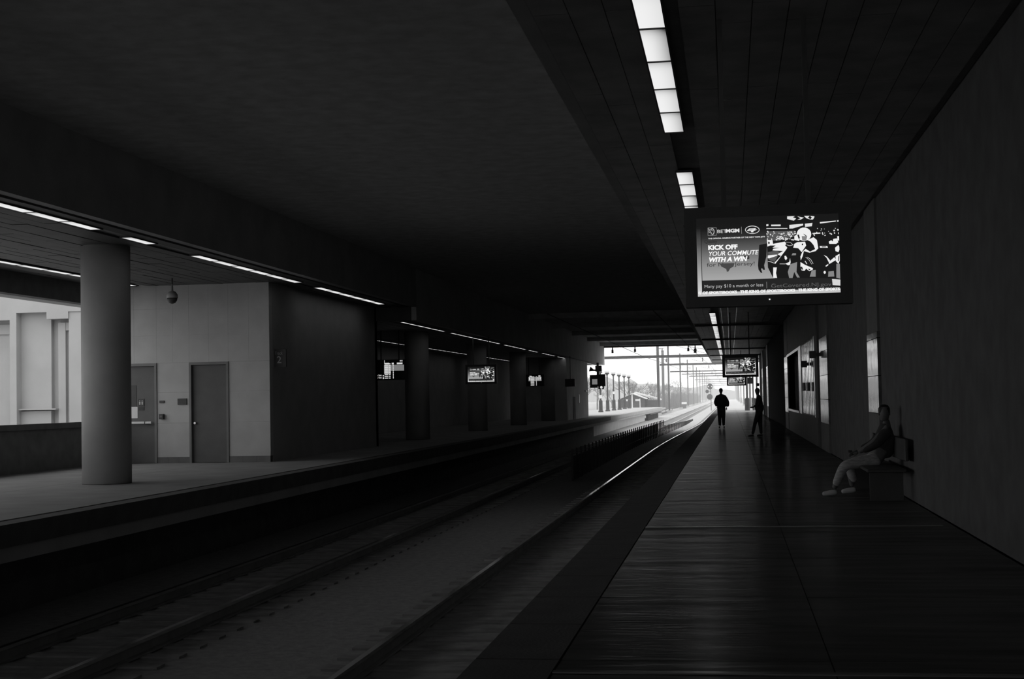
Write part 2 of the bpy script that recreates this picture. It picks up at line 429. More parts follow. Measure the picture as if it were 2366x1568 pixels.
zr = [bh, 1.05, 1.85, dz, 3.35, 4.05, ZR]
for k in range(5):
    for z0, z1 in zip(zr, zr[1:]):
        if z1 <= dz+.01 and k in (1, 3): continue
        a, b = xs[k], xs[k+1]
        if z1 <= dz+.01: wp(a, b, z0, z1)
        else:
            m_ = (a+b)/2; wp(a, m_, z0, z1); wp(m_, b, z0, z1)
box('wall_core', M['block'], (BX, SX, DY+.02, DY+.02+.01, dz+.05, ZR-.02), dw)
bb = empty('baseboard_left'); tag(bb, 'grey tile base along the foot of the door wall', kind='structure')
for a, b in ((xs[0], xs[1]), (xs[2], xs[3]), (xs[4], xs[5])):
    nn = max(1, round((b-a)/.33))
    for k in range(nn): box('base_tile', M['base'], (a+(b-a)*k/nn+.002, a+(b-a)*(k+1)/nn-.002, DY-.012, DY+.02, 0, bh), bb)
def door(name, a, b, label):
    r = empty(name, ((a+b)/2, DY, 0)); tag(r, label, kind='structure'); w = (b-a)/2
    box('door_leaf', M['door'], (-w+.06, w-.06, .06, .11, .01, dz-.08), r)
    box('door_frame', M['doorf'], (-w, -w+.06, -.03, .2, 0, dz), r); box('door_frame', M['doorf'], (w-.06, w, -.03, .2, 0, dz), r)
    box('door_frame', M['doorf'], (-w+.06, w-.06, -.03, .2, dz-.07, dz), r)
    return r, w
r, w = door('door_1', d1a, d1b, 'grey door with push bar and white notice behind the round column')
pb = box('push_bar', M['white'], (-w+.12, w-.13, -.09, -.04, at(340, 976, Y=DY).z-.03, at(340, 976, Y=DY).z+.03), r, .008)
box('bar_bracket', M['black'], (w-.32, w-.3, -.095, .06, at(340, 976, Y=DY).z-.035, at(340, 976, Y=DY).z+.035), r)
def lp(px, py): p = at(px, py, Y=DY+.05); return p.x-r.location.x, p.z
x0, z0 = lp(318, 966); x1, z1 = lp(300, 940); box('paper_notice', M['white'], (x1-.05, x0, .052, .06, z0, z1), r)
x0, z0 = lp(315, 938); x1, z1 = lp(300, 890); box('door_window', M['black'], (x1-.1, x0, .05, .062, z0, z1), r)
x0, z0 = lp(319, 938); x1, z1 = lp(333, 921); sg = box('pictogram_sign', M['black'], (x0, x1, .045, .06, z0, z1), r)
its = []
for cx in (-.034, .034):
    X = (x0+x1)/2+cx; Z = (z0+z1)/2
    its += [([(X-.016, Z-.06), (X+.016, Z-.06), (X+.02, Z+.02), (X-.02, Z+.02)], [(0, 1, 2, 3)]), ([(X+.014*math.cos(t*math.pi/4), Z+.045+.014*math.sin(t*math.pi/4)) for t in range(8)], [tuple(range(8))])]
print_obj('pictogram', its, M['signw'], sg, .043)
x0, z0 = lp(320, 948); x1, z1 = lp(333, 940); box('braille_plate', M['dark'], (x0, x1, .05, .06, z0, z1), r)
r, w = door('door_2', d2a, d2b, 'plain dark grey door with a small knob near the wall corner')
z = at(456, 977, Y=DY).z
q = MB().tube([(-w+.14, .06, z), (-w+.14, -.01, z)], [.03, .03], 12); q.build('door_knob', M['metal'], r)
# small things on the block wall
def plate(name, px0, py0, px1, py1, m, label, cat, d=.03):
    a, b = at(px0, py1, Y=DY), at(px1, py0, Y=DY)
    o = box(name, M[m], (a.x, b.x, DY-d, DY, a.z, b.z), None, .004); tag(o, label, cat); return o
plate('room_plate', 369, 925, 380, 931, 'black', 'small narrow black plate on the block wall between the doors', 'sign')
s2 = plate('wall_sign', 411, 920, 432, 935, 'black', 'larger dark sign on the block wall beside the plain door', 'sign')
a = at(416, 929, Y=DY)
o = print_obj('sign_lines', [([(a.x, a.z+k*.04), (a.x+.12, a.z+k*.04), (a.x+.12, a.z+.012+k*.04), (a.x, a.z+.012+k*.04)], [(0, 1, 2, 3)]) for k in range(2)], M['dark'], s2, DY-.032)
cr = plate('card_reader', 370, 956, 380, 968, 'dark', 'dark card reader box on the block wall right of the push-bar door', 'card reader', .09)
a = at(375, 962, Y=DY); box('reader_face', M['base'], (a.x-.03, a.x+.03, DY-.095, DY-.089, a.z-.02, a.z+.03), cr)
# building block behind the door wall
ws = struct('wall_side', M['column'], (SX-.25, SX, DY+.25, 47, -.06, ZR)); ws['label'] = 'dark side wall of the door block facing the tracks'
struct('wall_rear', M['darkwall'], (BX, SX, 46.7, 47, -.06, ZR))['label'] = 'rear wall of the door block'
# track sign, a flag sign beside the corner
a, b = at(633, 848, Y=DY+.4), at(661, 806, Y=DY+.4)
ts = empty('track_sign', ((a.x+b.x)/2, DY+.4, (a.z+b.z)/2)); tag(ts, 'dark hanging flag sign reading Track 2 beside the wall corner', 'sign')
sw, sh = (b.x-a.x)/2, (b.z-a.z)/2
box('sign_panel', M['darkwall'], (-sw, sw, -.03, .03, -sh, sh), ts); box('sign_bracket', M['dark'], (-sw-.09, -sw, -.015, .015, -.05, .05), ts)
for q4 in ((sw-.006, sw, -sh, sh), (-sw, sw, -sh, -sh+.005)):
    box('sign_edge', M['doorf'], (q4[0], q4[1], -.034, -.03, q4[2], q4[3]), ts)
print_obj('sign_lettering', [text_mesh('Track', .12, -.13, .09, w=.21), text_mesh('2', .26, -.08, -.13, bold=.004)], M['signw'], ts, -.033)

# ---- exterior facade seen through the left opening
FY = 45.0
def fx(px, y=FY): return at(px, 850, Y=y).x
def fz(py, px=100, y=FY): return at(px, py, Y=y).z
fa = struct('wall_facade', M['facade'], (-34, BX-.35, FY+.55, FY+1.2, -.5, 11)); fa['label'] = 'pale concrete facade with stepped niches seen through the left opening'
zt = fz(737); zt2 = fz(721)
def fb(px0, px1, py0, py1, d0, nm='facade_panel'):     # a cast panel between two photograph columns at depth d0
    box(nm, M['facade'], (fx(px0), fx(px1), FY+d0, FY+.6, fz(py1), fz(py0)), fa)
box('facade_panel', M['facade'], (-34, BX-.35, FY, FY+.6, zt2, 11), fa)
fb(-140, -62, 721, 1100, .22); fb(23, 38, 721, 1100, -.0)
fb(38, 108, 721, 946, .34); box('facade_panel', M['facade'], (fx(-62), fx(23), FY, FY+.6, zt, zt2), fa)
box('facade_panel', M['facade'], (fx(108), fx(158), FY, FY+.6, zt, zt2), fa)
fb(4, 23, 766, 1100, .5); fb(-62, 4, 768, 1100, .57); fb(-62, 23, 745, 768, .47)
fb(108, 124, 737, 1100, .54); fb(124, 141, 745, 1100, .34); fb(124, 158, 745, 763, .36); fb(141, 158, 763, 1100, .47)
fb(158, 300, 721, 1100, .05)
fb(20, 124, 943.5, 946.5, .12, 'facade_ledge'); fb(38, 108, 949, 1100, .3)

# ---- utility block at the far left, and wall beyond
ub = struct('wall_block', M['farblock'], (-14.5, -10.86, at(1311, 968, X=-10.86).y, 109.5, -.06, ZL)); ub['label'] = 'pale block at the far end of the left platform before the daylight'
def uy(px): return at(px, 930, X=-10.86).y
box('door_recess', M['darkwall'], (-10.87, -10.84, uy(1324), uy(1329), 0, 1.6), ub)
box('slot_panel', M['black'], (-10.87, -10.83, uy(1337), uy(1339), at(1338, 931, X=-10.86).z, at(1338, 911, X=-10.86).z), ub)
box('small_fitting', M['black'], (-10.87, -10.8, uy(1352), uy(1356), at(1353, 905, X=-10.86).z, at(1353, 901, X=-10.86).z), ub)
struct('wall_screen', M['white'], (-13.4, -11.2, 113, 113.2, 0, 2.75))['label'] = 'white panel standing behind the far block in daylight'
a = at(1318, 884, Y=93); bx = empty('hanging_box', a); tag(bx, 'dark box sign hanging at the near corner of the far block', 'sign')
box('sign_box', M['black'], (-.35, .3, -.08, .08, -.25, .25), bx); box('hanger_rod', M['black'], (-.02, .02, -.02, .02, .25, ZL-a.z), bx)

# ================================================================== THINGS
# ---- round columns
def column(X, Y, ztop, label):
    r = empty('round_column', (X, Y, 0)); tag(r, label, 'column', 'round columns of the left platform')
    MB().lathe((0, 0, 0), [(.475, .0), (.475, ztop)], 48).build('shaft', M['column'], r, True)
    MB().lathe((0, 0, 0), [(.478, .0), (.478, .012)], 48).build('base_joint', M['dark'], r)
    return r
c = column(-12.15, 26.52, ZR-.03, 'big round concrete column in front of the push-bar door, lit on its left'); del c['group']
for k, px in enumerate((964, 1103, 1197, 1266)):
    Y = at(px, 900, X=-12.15).y
    column(-12.15, Y, ZL-.03, ('dark round column right of the first departure board', 'dark round column left of and behind the left advertising screen', 'dark round column left of the far departure board', 'dark round column right of the far departure board')[k])

# ---- strip lights
LENS = MB().box(-.11, .11, .025, 1.205, -.02, -.004).mesh('lamp_lens', M['lens'])
def housing(n, L=1.22):
    q = MB().box(-.125, -.11, 0, n*L, -.03, 0); q.box(.11, .125, 0, n*L, -.03, 0)
    for k in range(n+1): q.box(-.11, .11, k*L-.018, k*L+.018, -.028, 0)
    q.box(-.11, .11, 0, n*L, -.004, 0)
    return q.mesh('lamp_housing', M['black'])
HM = {}
def strip(X, Y, n, z, label, L=1.22, hide=()):
    r = empty('ceiling_light', (X, Y, z)); tag(r, label, 'light', 'strip lights')
    if n not in HM: HM[n] = housing(n)
    inst('lamp_housing', HM[n], r)
    for k in range(n): inst('lamp_lens', LENS, r, (0, k*1.22, 0))
    return r
Y0 = 17.0-6*1.22
strip(-.58, Y0, 6, ZR-.03, 'largest bright ceiling strip light, at the top edge of the photo')
strip(-.56, 20.05, 5, ZR-.03, 'short ceiling strip light just above the large advertising screen')
strip(-.57, 29.0, 5, ZR-.03, 'ceiling strip light right behind the large advertising screen')
for k, (y, n_) in enumerate(((55.0, 7), (65.0, 12), (81.5, 12), (98.5, 11), (114., 11))):
    strip(-.6, y, n_, ZR-.03, 'far ceiling strip light over the right platform, %s of the row beyond the screen' % ('nearest', 'second', 'third', 'fourth', 'farthest')[k])
def A(y0, y1, X, z, label):
    n = max(1, round((y1-y0)/1.22)); r = strip(X, y1-n*1.22, n, z, label)
    if z < 4.4: r.scale = (.55, 1, 1)
A(12, 23.75, -11.04, ZR-.03, 'strip light on the left ceiling, nearest the viewer at the left edge')
A(24.95, 26.2, -11.04, ZR-.03, 'short single strip light just right of the big column top')
A(28.2, 35.8, -11.06, ZR-.03, 'strip light over the pale door wall')
A(37.5, 44.8, -11.06, ZR-.03, 'strip light over the dark side wall right of the door block')
for k, (a_, b_) in enumerate(((47.3, 54.6), (56.0, 68.2), (69.6, 77.), (77.8, 82.), (84., 90.1), (91.5, 99), (100.5, 108.), (109.5, 118))):
    A(a_, b_, -11.0, ZL-.03, 'thin far strip light over the left platform edge, %s after the ceiling drops' % ('first', 'second', 'third', 'fourth', 'fifth', 'sixth', 'seventh', 'last')[k])
A(12, 35.2, -15.33, ZR-.03, 'long strip light near the open side, running behind the big column')
for k, (a_, b_) in enumerate(((58, 71), (71.6, 84), (86, 100))):
    A(a_, b_, -15.33, ZL-.03, 'thin strip light at the back of the far left platform, %s of three' % ('nearest', 'middle', 'farthest')[k])

# ---- advertising screens
PW = 1.17
def L2(px, py):                          # photograph pixel on the large screen -> picture coordinates (metres)
    zx, zy = (px-1580)*5.915, (py-480)*5.915
    v = zy + (zx-207)*.0364; left = 207-(1220-v)*.031
    return ((zx-left)/1923*PW-PW/2, (1220-v)/1923*PW)
def a1(zx, zy): return L2(1580+zx/5.915, 480+zy/5.915)
def a2(zx, zy): return L2(1760+zx/7.842, 490+zy/7.842)
def a3(zx, zy): return L2(1620+zx/7.841, 490+zy/7.841)
def P(pts, f=a2):
    return ([f(*p) for p in pts], [tuple(range(len(pts)))])
def line(pts, w, f=a2):
    pp = [Vector(f(*p)) for p in pts]; out, fs = [], []
    for i, p in enumerate(pp):
        t = (pp[min(i+1, len(pp)-1)]-pp[max(i-1, 0)]).normalized(); n_ = Vector((-t.y, t.x))*w/2
        out += [tuple(p+n_), tuple(p-n_)]
    for i in range(len(pp)-1): fs.append((2*i, 2*i+1, 2*i+3, 2*i+2))
    return (out, fs)
def ell(cx, cy, rx, ry, f=a2, n=18, rot=0.):
    return P([(cx+rx*math.cos(2*math.pi*k/n)*math.cos(rot)-ry*math.sin(2*math.pi*k/n)*math.sin(rot), cy+rx*math.cos(2*math.pi*k/n)*math.sin(rot)+ry*math.sin(2*math.pi*k/n)*math.cos(rot)) for k in range(n)], f)
def T(s, x, y, size, w=None, bold=0., shear=0., f=a3):
    p = f(x, y); return text_mesh(s, size, p[0], p[1], w=w, bold=bold, shear=shear)
HT = PW*9/16
def ad_screen():
    r = empty('advertising_screen')
    # housing in four bars and a back, so the picture sits in it
    q = MB().box(-PW/2-.1, PW/2+.1, .03, .16, -.09, HT+.09); q.build('housing', M['black'], r)
    q = MB()
    for b in ((-PW/2-.1, -PW/2, -.09, HT+.09), (PW/2, PW/2+.1, -.09, HT+.09), (-PW/2, PW/2, -.09, 0), (-PW/2, PW/2, HT, HT+.09)): q.box(b[0], b[1], 0, .03, b[2], b[3])
    q.build('bezel', M['black'], r)
    box('indicator_light', glow(235), (-.0, .012, -.004, .0, -.045, -.035), r)
    pp = box('picture_panel', glow_ramp('screen_picture_base', [(0, 27), (1, 25)], 2, 0, HT), (-PW/2, PW/2, .012, .03, 0, HT), r)
    D = .0115
    def lay(name, items, m):
        nonlocal D
        D -= .0006; o = print_obj(name, items, m, r, D)
        if len(items) > 1 or 'lettering' in name: o['kind'] = 'stuff'
        return o
    # left picture gradient, white edge, bottom bands
    lay('picture_ground', [P([(0, 230), (1175, 180), (1250, 965), (205, 1000)], a1)], glow_ramp('screen_gradient', [(0, 168), (.25, 140), (.5, 92), (.68, 48), (.82, 27), (1, 24)], 2, a1(260, 1000)[1], HT))
    lay('lower_band', [P([(235, 1001), (2080, 930), (2085, 1100), (240, 1160)], a1)], glow(38))
    lay('side_band', [P([(176, 260), (232, 258), (262, 1160), (206, 1218)], a1)], glow_ramp('screen_side_band', [(0, 215), (.45, 140), (.7, 80), (.92, 28), (1, 25)], 2, 0, HT*.95))
    lay('frame_line', [line([(240, 262), (262, 1000)], .005, a1)], glow(30))
    lay('ticker_band', [P([(205, 1165), (2130, 1095), (2130, 1148), (207, 1220)], a1)], glow(196))
    p0 = a1(207, 1190); tk = [text_mesh('G OF SPORTSBOOKS   THE KING OF SPORTSBOOKS   THE KING OF SPORTS', .030, -PW/2+.004, .020, w=PW-.008, bold=.0015)]
    lay('ticker_lettering', tk, glow(246))
    # ghost of the second advert
    lay('ghost_lettering', [T('Quality', 70, 560, .036, bold=.001), T('ce', 775, 845, .055, bold=.002), T('for New Jersey!', 120, 990, .045, w=.395)], glow(50))
    lay('state_outline', [P([(350, 930), (620, 920), (600, 985), (540, 1020), (510, 1075), (480, 1080), (470, 1030), (380, 985)], a3)], glow(72))
    lay('hand_shape', [P([(1060, 590), (1200, 560), (1190, 800), (1150, 960), (1165, 1040), (1140, 1045), (1110, 1010), (1095, 1030), (1120, 1100), (1090, 1095), (1050, 1040), (1040, 960), (1050, 800)], a3)], glow(28))
    # right: photograph of a ball game crowd
    lay('match_ground', [P([(90, 200), (1390, 120), (1400, 720), (1340, 1190), (215, 1195), (120, 1000)])], glow(27))
    lay('crowd_haze', [P([(95, 340), (600, 330), (590, 440), (420, 470), (300, 520), (100, 500)]), P([(120, 720), (260, 690), (330, 720), (240, 900), (130, 860)])], glow(88))
    W_ = [P([(88, 215), (125, 213), (125, 245), (88, 248)]), P([(175, 220), (345, 218), (345, 248), (175, 248)]), P([(90, 285), (465, 284), (465, 297), (90, 298)]),
          P([(500, 225), (745, 205), (745, 235), (560, 290), (500, 292)]), P([(775, 205), (910, 190), (900, 250), (780, 262)]), P([(1040, 175), (1325, 148), (1325, 165), (1045, 202)]), P([(1345, 145), (1388, 140), (1388, 165), (1348, 170)]),
          P([(460, 70), (600, 65), (560, 85), (620, 110), (580, 148), (540, 140), (460, 118)]), P([(640, 70), (760, 95), (700, 130), (640, 133), (700, 105)]), P([(760, 62), (860, 60), (830, 95), (880, 130), (800, 105)]), P([(870, 62), (945, 70), (940, 98), (915, 130), (870, 128), (900, 95)])]
    rnd = random.Random(11)
    for k in range(90):                  # crowd specks
        x = rnd.uniform(95, 620) if rnd.random() < .72 else rnd.uniform(900, 1390); y = rnd.uniform(345, 500) if x < 640 else rnd.uniform(290, 420); s_ = rnd.uniform(6, 17)
        W_.append(P([(x-s_, y-s_*.6), (x+s_*.4, y-s_), (x+s_, y+s_*.5), (x-s_*.3, y+s_)]))
    lay('crowd_specks', W_, glow(225))
    W_ = [ell(760, 395, 130, 122), P([(590, 430), (660, 380), (680, 520), (590, 500)]), P([(100, 500), (200, 500), (210, 570), (420, 530), (450, 580), (420, 590), (465, 640), (440, 680), (250, 935), (235, 915), (350, 790), (290, 760), (390, 700), (200, 690), (215, 660), (330, 640), (200, 640), (260, 600), (160, 600), (110, 620)]),
          P([(120, 780), (280, 765), (285, 785), (140, 835), (115, 830)]), P([(570, 640), (590, 570), (640, 540), (780, 530), (800, 600), (720, 720), (660, 650)]), P([(820, 500), (930, 450), (990, 500), (1015, 650), (970, 700), (860, 730), (760, 700), (740, 790), (705, 870), (698, 800), (730, 720), (790, 660), (870, 712), (960, 665), (930, 590), (880, 530)]),
          P([(430, 930), (500, 900), (515, 830), (525, 900), (515, 950), (480, 960)]), P([(415, 790), (440, 785), (465, 830), (440, 870), (418, 840)]), P([(700, 900), (780, 950), (920, 1010), (920, 1035), (860, 1065), (800, 1020), (770, 1060), (720, 1050), (700, 980)]),
          P([(1200, 900), (1300, 810), (1330, 860), (1210, 935)]), P([(1320, 790), (1400, 745), (1405, 850), (1370, 930), (1325, 880)]), P([(1040, 610), (1175, 610), (1185, 640), (1045, 640)]), P([(1285, 480), (1340, 470), (1370, 540), (1330, 570), (1210, 570), (1200, 530)]),
          P([(1310, 640), (1370, 590), (1400, 650), (1370, 720), (1320, 700)]), P([(215, 1000), (280, 1000), (265, 1100), (285, 1190), (215, 1190)]), ell(1130, 1085, 20, 26), P([(930, 370), (1050, 365), (1050, 385), (935, 392)]), P([(1350, 430), (1395, 430), (1395, 520), (1350, 500)]),
          P([(1110, 770), (1170, 800), (1225, 870), (1200, 900), (1160, 820)]), P([(1145, 965), (1195, 930), (1190, 960), (1150, 985)]), P([(1370, 970), (1405, 960), (1405, 1040), (1380, 1030)])]
    lay('player_highlights', W_, glow(238))
    lay('player_midtones', [P([(520, 940), (640, 900), (630, 1080), (690, 1180), (640, 1180), (590, 1080), (560, 1190), (500, 1190), (475, 1080)]), P([(900, 1050), (970, 1040), (970, 1165), (865, 1165)]), P([(1335, 930), (1400, 930), (1405, 1200), (1335, 1180)]), P([(720, 430), (820, 430), (800, 510), (730, 505)]), P([(1195, 1070), (1290, 1060), (1300, 1160), (1190, 1165)]), P([(560, 740), (620, 740), (620, 775), (540, 780)])], glow(135))
    lay('player_shadows', [P([(640, 405), (670, 400), (690, 470), (665, 480)]), P([(750, 385), (805, 420), (800, 435), (760, 405)]), P([(720, 570), (745, 560), (745, 590), (725, 600)]), P([(120, 530), (150, 535), (150, 565), (125, 575)]), P([(700, 985), (730, 985), (750, 1040), (720, 1035)]), P([(830, 1020), (880, 1030), (860, 1050)]), P([(1370, 790), (1385, 790), (1375, 880), (1360, 880)]), P([(1075, 618), (1150, 618), (1150, 630), (1080, 632)]), P([(1210, 430), (1290, 430), (1270, 530), (1220, 480)])], glow(30))
    lay('highlight_lines', [line([(820, 810), (880, 850), (925, 930)], .004), line([(790, 810), (850, 860), (900, 940)], .003), line([(460, 590), (510, 605), (560, 590)], .004), line([(120, 890), (180, 900), (235, 925)], .005), line([(780, 880), (815, 935)], .007), line([(430, 540), (520, 545), (570, 590)], .003), line([(330, 935), (430, 935)], .004)], glow(205))
    # left lettering and marks
    lay('headline_lettering', [T('KICK OFF', 143, 682, .052, w=.243, bold=.0025), T('WITH A WIN', 160, 903, .052, w=.318, bold=.0025, shear=.22), T('YOUR COMMUTE', 155, 793, .052, w=.412, bold=.0006, shear=.22)], glow(250))
    lay('brand_lettering', [T('BET', 306, 375, .040, w=.078), T('MGM', 460, 364, .040, w=.112, bold=.002), T('THE OFFICIAL GAMING PARTNER OF THE NEW YORK JETS', 140, 488, .015, w=.47, bold=.0005)], glow(228))
    ring = [(935+124*math.cos(t*math.pi/16), 315+69*math.sin(t*math.pi/16)) for t in range(33)]
    lay('oval_emblem', [line(ring, .005, a3), P([(840, 330), (880, 290), (1000, 285), (985, 310), (1025, 310), (990, 325), (955, 340), (955, 360), (915, 360), (905, 335), (850, 340)], a3)], glow(228))
    lay('oval_emblem_cuts', [line([(885, 305), (960, 300)], .003, a3), line([(870, 322), (930, 318)], .002, a3)], glow(32))
    arc = [(185+62*math.cos(math.radians(t)), 348+66*math.sin(math.radians(t))) for t in range(-80, 90, 17)]
    lay('lion_emblem', [line([(134, 280), (288, 278), (290, 415), (136, 420), (134, 280)], .0025, a3), line(arc, .007, a3), line([(140, 290), (160, 320), (150, 350)], .006, a3), line([(165, 300), (200, 310), (215, 340)], .006, a3), line([(150, 365), (180, 355), (200, 375), (190, 395)], .006, a3), line([(175, 325), (185, 345)], .006, a3)], glow(178))
    lay('divider_lines', [line([(738, 260), (744, 388)], .003, a3), line([(1196, 1262), (1200, 1378)], .003, a3), line([(190, 1105), (760, 1100)], .0025, a3)], glow(150))
    lay('lower_lettering', [T('Many pay $10 a month or less', 80, 1382, .038, w=.485)], glow(185))
    lay('lower_ghost_lettering', [T('GetCovered.NJ.gov', 180, 1368, .044, w=.49, f=a2), line([(180, 1360), (200, 1300), (235, 1295)], .003)], glow(92))
    lay('corner_badge', [P([(1258, 1205), (1405, 1215), (1405, 1325), (1270, 1315)])], glow(215))
    return r
adp = ad_screen()
def hang(r, zc_):                            # two rods up to the ceiling
    for s_ in (-.35, .35):
        box('hanger_rod', M['black'], (s_-.02, s_+.02, .08, .12, HT+.09, zc_-r.location.z), r)
def place(r, pxl, pxr, pyb, Y, zc_, label, flip=False):
    a_, b_ = at(pxl, pyb, Y=Y), at(pxr, pyb-.03*(pxr-pxl), Y=Y)
    r.location = ((a_.x+b_.x)/2, Y, a_.z); hang(r, zc_); tag(r, label, 'screen')
a4 = [copy_tree(adp) for _ in range(3)]
place(adp, 1615, 1940, 685, 12.0, ZR, 'large near hanging screen showing the advert headed KICK OFF')
place(a4[0], 1676.4, 1746, 866.3, 55.3, ZR, 'smaller hanging screen with the same advert, above the walking person')
place(a4[1], 1683.4, 1720.4, 888, 103.5, ZR, 'smallest hanging advert screen, just below and behind the middle one')
place(a4[2], 1080.5, 1143, 882.3, 61.0, ZL, 'advert screen hanging over the left platform across the tracks')
for i, ob in enumerate(a4[:3]): pass

# ---- departure boards
def board(px, py, Y, label, zc_, sx=1.):
    r = empty('departure_board', at(px, py, Y=Y)); tag(r, label, 'departure board')
    box('housing', M['black'], (-.66, .66, 0, .14, -.02, .76), r)
    def rc(x0, x1, z0, z1): return ([(x0, z0), (x1, z0), (x1, z1), (x0, z1)], [(0, 1, 2, 3)])
    lo = at(868, 876, Y=53).x; k = 1.12/ (63.)            # metres per photograph pixel on the near board
    if sx == 1.:
        print_obj('row_block', [rc(-.22, .56, .33, .56)], glow(120), r, -.001)
        print_obj('row_block', [rc(-.22, .04, .22, .56)], glow(165), r, -.002)
        its = [text_mesh('New York', .085, -.58, .05, w=.26, bold=.002), text_mesh('New York', .085, -.58, .14, w=.26, bold=.002)]
        for j in range(9):
            z = .04+j*.068
            its.append(rc(-.2, -.07, z, z+.035)); its.append(rc(-.04, .03, z, z+.035))
            if j < 9: its.append(rc(.12, .15, z, z+.05))
        its += [rc(-.28, -.23, .03, .09), rc(-.28, -.23, .13, .17), rc(.28, .5, .58, .64), rc(.4, .44, .68, .73), rc(.46, .5, .68, .73), rc(-.2, -.02, .58, .64), rc(.08, .16, .58, .64), rc(-.21, -.195, .6, .74)]
        print_obj('row_lettering', its, glow(215), r, -.003)
    else:
        print_obj('row_block', [rc(-.36, .5, .33, .6)], glow(130), r, -.001)
        its = []
        for j in range(8):
            z = .04+j*.078
            its.append(rc(-.22, .02, z, z+.04)); its.append(rc(.14, .18, z, z+.05))
        its += [rc(-.3, -.15, .62, .68), rc(.3, .44, .62, .69), rc(-.33, -.25, .4, .58), rc(.25, .3, .4, .58), rc(.38, .45, .42, .58)]
        print_obj('row_lettering', its, glow(215), r, -.003)
    for s_ in (-.35, .35): box('hanger_rod', M['black'], (s_-.02, s_+.02, .05, .09, .76, zc_-r.location.z), r)
board(901, 876.5, 53., 'nearer departure board hanging over the left platform, listing New York', ZL)
board(1234, 891.5, 93., 'small far departure board over the left platform, right of the advert screen', ZL, .9)

# ---- sign with clock and loudspeakers at the far left platform end
a = at(1381, 893, Y=112.)
r = empty('platform_sign', a); tag(r, 'black hanging sign with a pale square at the far end of the left platform', 'sign')
box('sign_box', M['black'], (-.61, .0, 0, .12, -.08, .93), r); box('sign_box', M['black'], (0, .62, 0, .12, .02, .98), r)
box('pictogram_square', glow(120), (-.44, -.02, -.005, 0, .18, .6), r); box('hanger_post', M['black'], (-.06, .12, .02, .1, .93, ZL-a.z), r)
MB().lathe((0, 0, 0), [(.03, 0), (.03, .01)], 8).build('pictogram', M['black'], r, loc=(-.22, -.006, .38))
a = at(1389.5, 894.5, Y=112.); r = empty('platform_clock', a); tag(r, 'small round clock under the black sign at the far left', 'clock')
box('clock_case', M['black'], (-.24, .2, 0, .1, -.13, .16), r)
q = MB().tube([(0, -.002, 0), (0, -.02, 0)], [.1, .1], 16); q.build('clock_face', glow(230), r)
for k, (px, py, w_) in enumerate(((1371, 855, .3), (1382, 850, .32))):
    a = at(px, py, Y=112.); r = empty('loudspeaker', a); tag(r, ('left horn loudspeaker', 'right boxy loudspeaker')[k]+' above the black sign at the far left', 'loudspeaker')
    if k == 0:
        MB().tube([(-.28, 0, .1), (.0, 0, 0), (.3, 0, -.02)], [.2, .07, .06], 12).build('horn', M['black'], r)
        box('mount_arm', M['black'], (.2, .45, -.03, .03, -.05, .03), r)
    else:
        box('speaker_box', M['black'], (-.22, .28, -.1, .1, -.28, .2), r, .03); box('mount_arm', M['black'], (-.04, .04, -.03, .03, .2, ZL-a.z), r)

# ---- dome camera on the left
a = at(398, 690, Y=33.5); r = empty('dome_camera', a); tag(r, 'pendant dome camera hanging in front of the pale door wall', 'camera')
MB().lathe((0, 0, 0), [(.02, .36), (.03, .2), (.09, .17), (.135, .1), (.14, .02)], 20).build('camera_hood', M['conc'], r, True)
MB().lathe((0, 0, 0), [(.128, .02), (.12, -.04), (.08, -.1), (.02, -.125)], 20).build('camera_dome', M['black'], r, True)
MB().tube([(0, 0, .34), (0, 0, ZR-a.z-.03)], .018, 8).build('pendant_rod', M['dark'], r)

# ---- bench and low fence
r = empty('bench', (2.08, 21.6, 0)); tag(r, 'dark bench against the right wall under the seated person', 'bench')
box('seat', M['dark'], (-.25, .27, -1.6, 1.6, .40, .445), r, .01); box('backrest', M['dark'], (.25, .3, -1.6, 1.6, .55, .85), r, .01)
for y in (-1.3, 1.3): box('leg', M['black'], (-.2, .25, y-.03, y+.03, 0, .4), r)
r = empty('track_fence', (-5.55, 0, ZG)); tag(r, 'low dark fence running between the two tracks', 'fence')
po = MB().box(-.03, .03, -.04, .04, 0, 1.12).mesh('fence_and_shade_post', M['dark'])
for k in range(40): inst('fence_and_shade_post', po, r, (dxc(50+k*1.5), 50+k*1.5, 0))
pl = MB().box(-.03, .03, -.05, .05, 0, .7).mesh('fence_and_shade_post', M['dark'])
for k in range(40):
    o = inst('fence_and_shade_post', pl, r, (dxc(110+k*1.5), 110+k*1.5, 0)); o.scale = (1, 1, 1-.75*k/40)  # shrinking posts stand in for tie ends and shadow on the ballast
box('fence_board', M['darkwall'], (-.02, .02, 50, 109, .02, .86), r)
q = MB()
for k in range(12):
    y = 50+k*5
    for z in (.35, .95): q.tube([(dxc(y), y, z), (dxc(y+5), y+5, z)], .02, 4)
q.build('fence_rails', M['dark'], r)

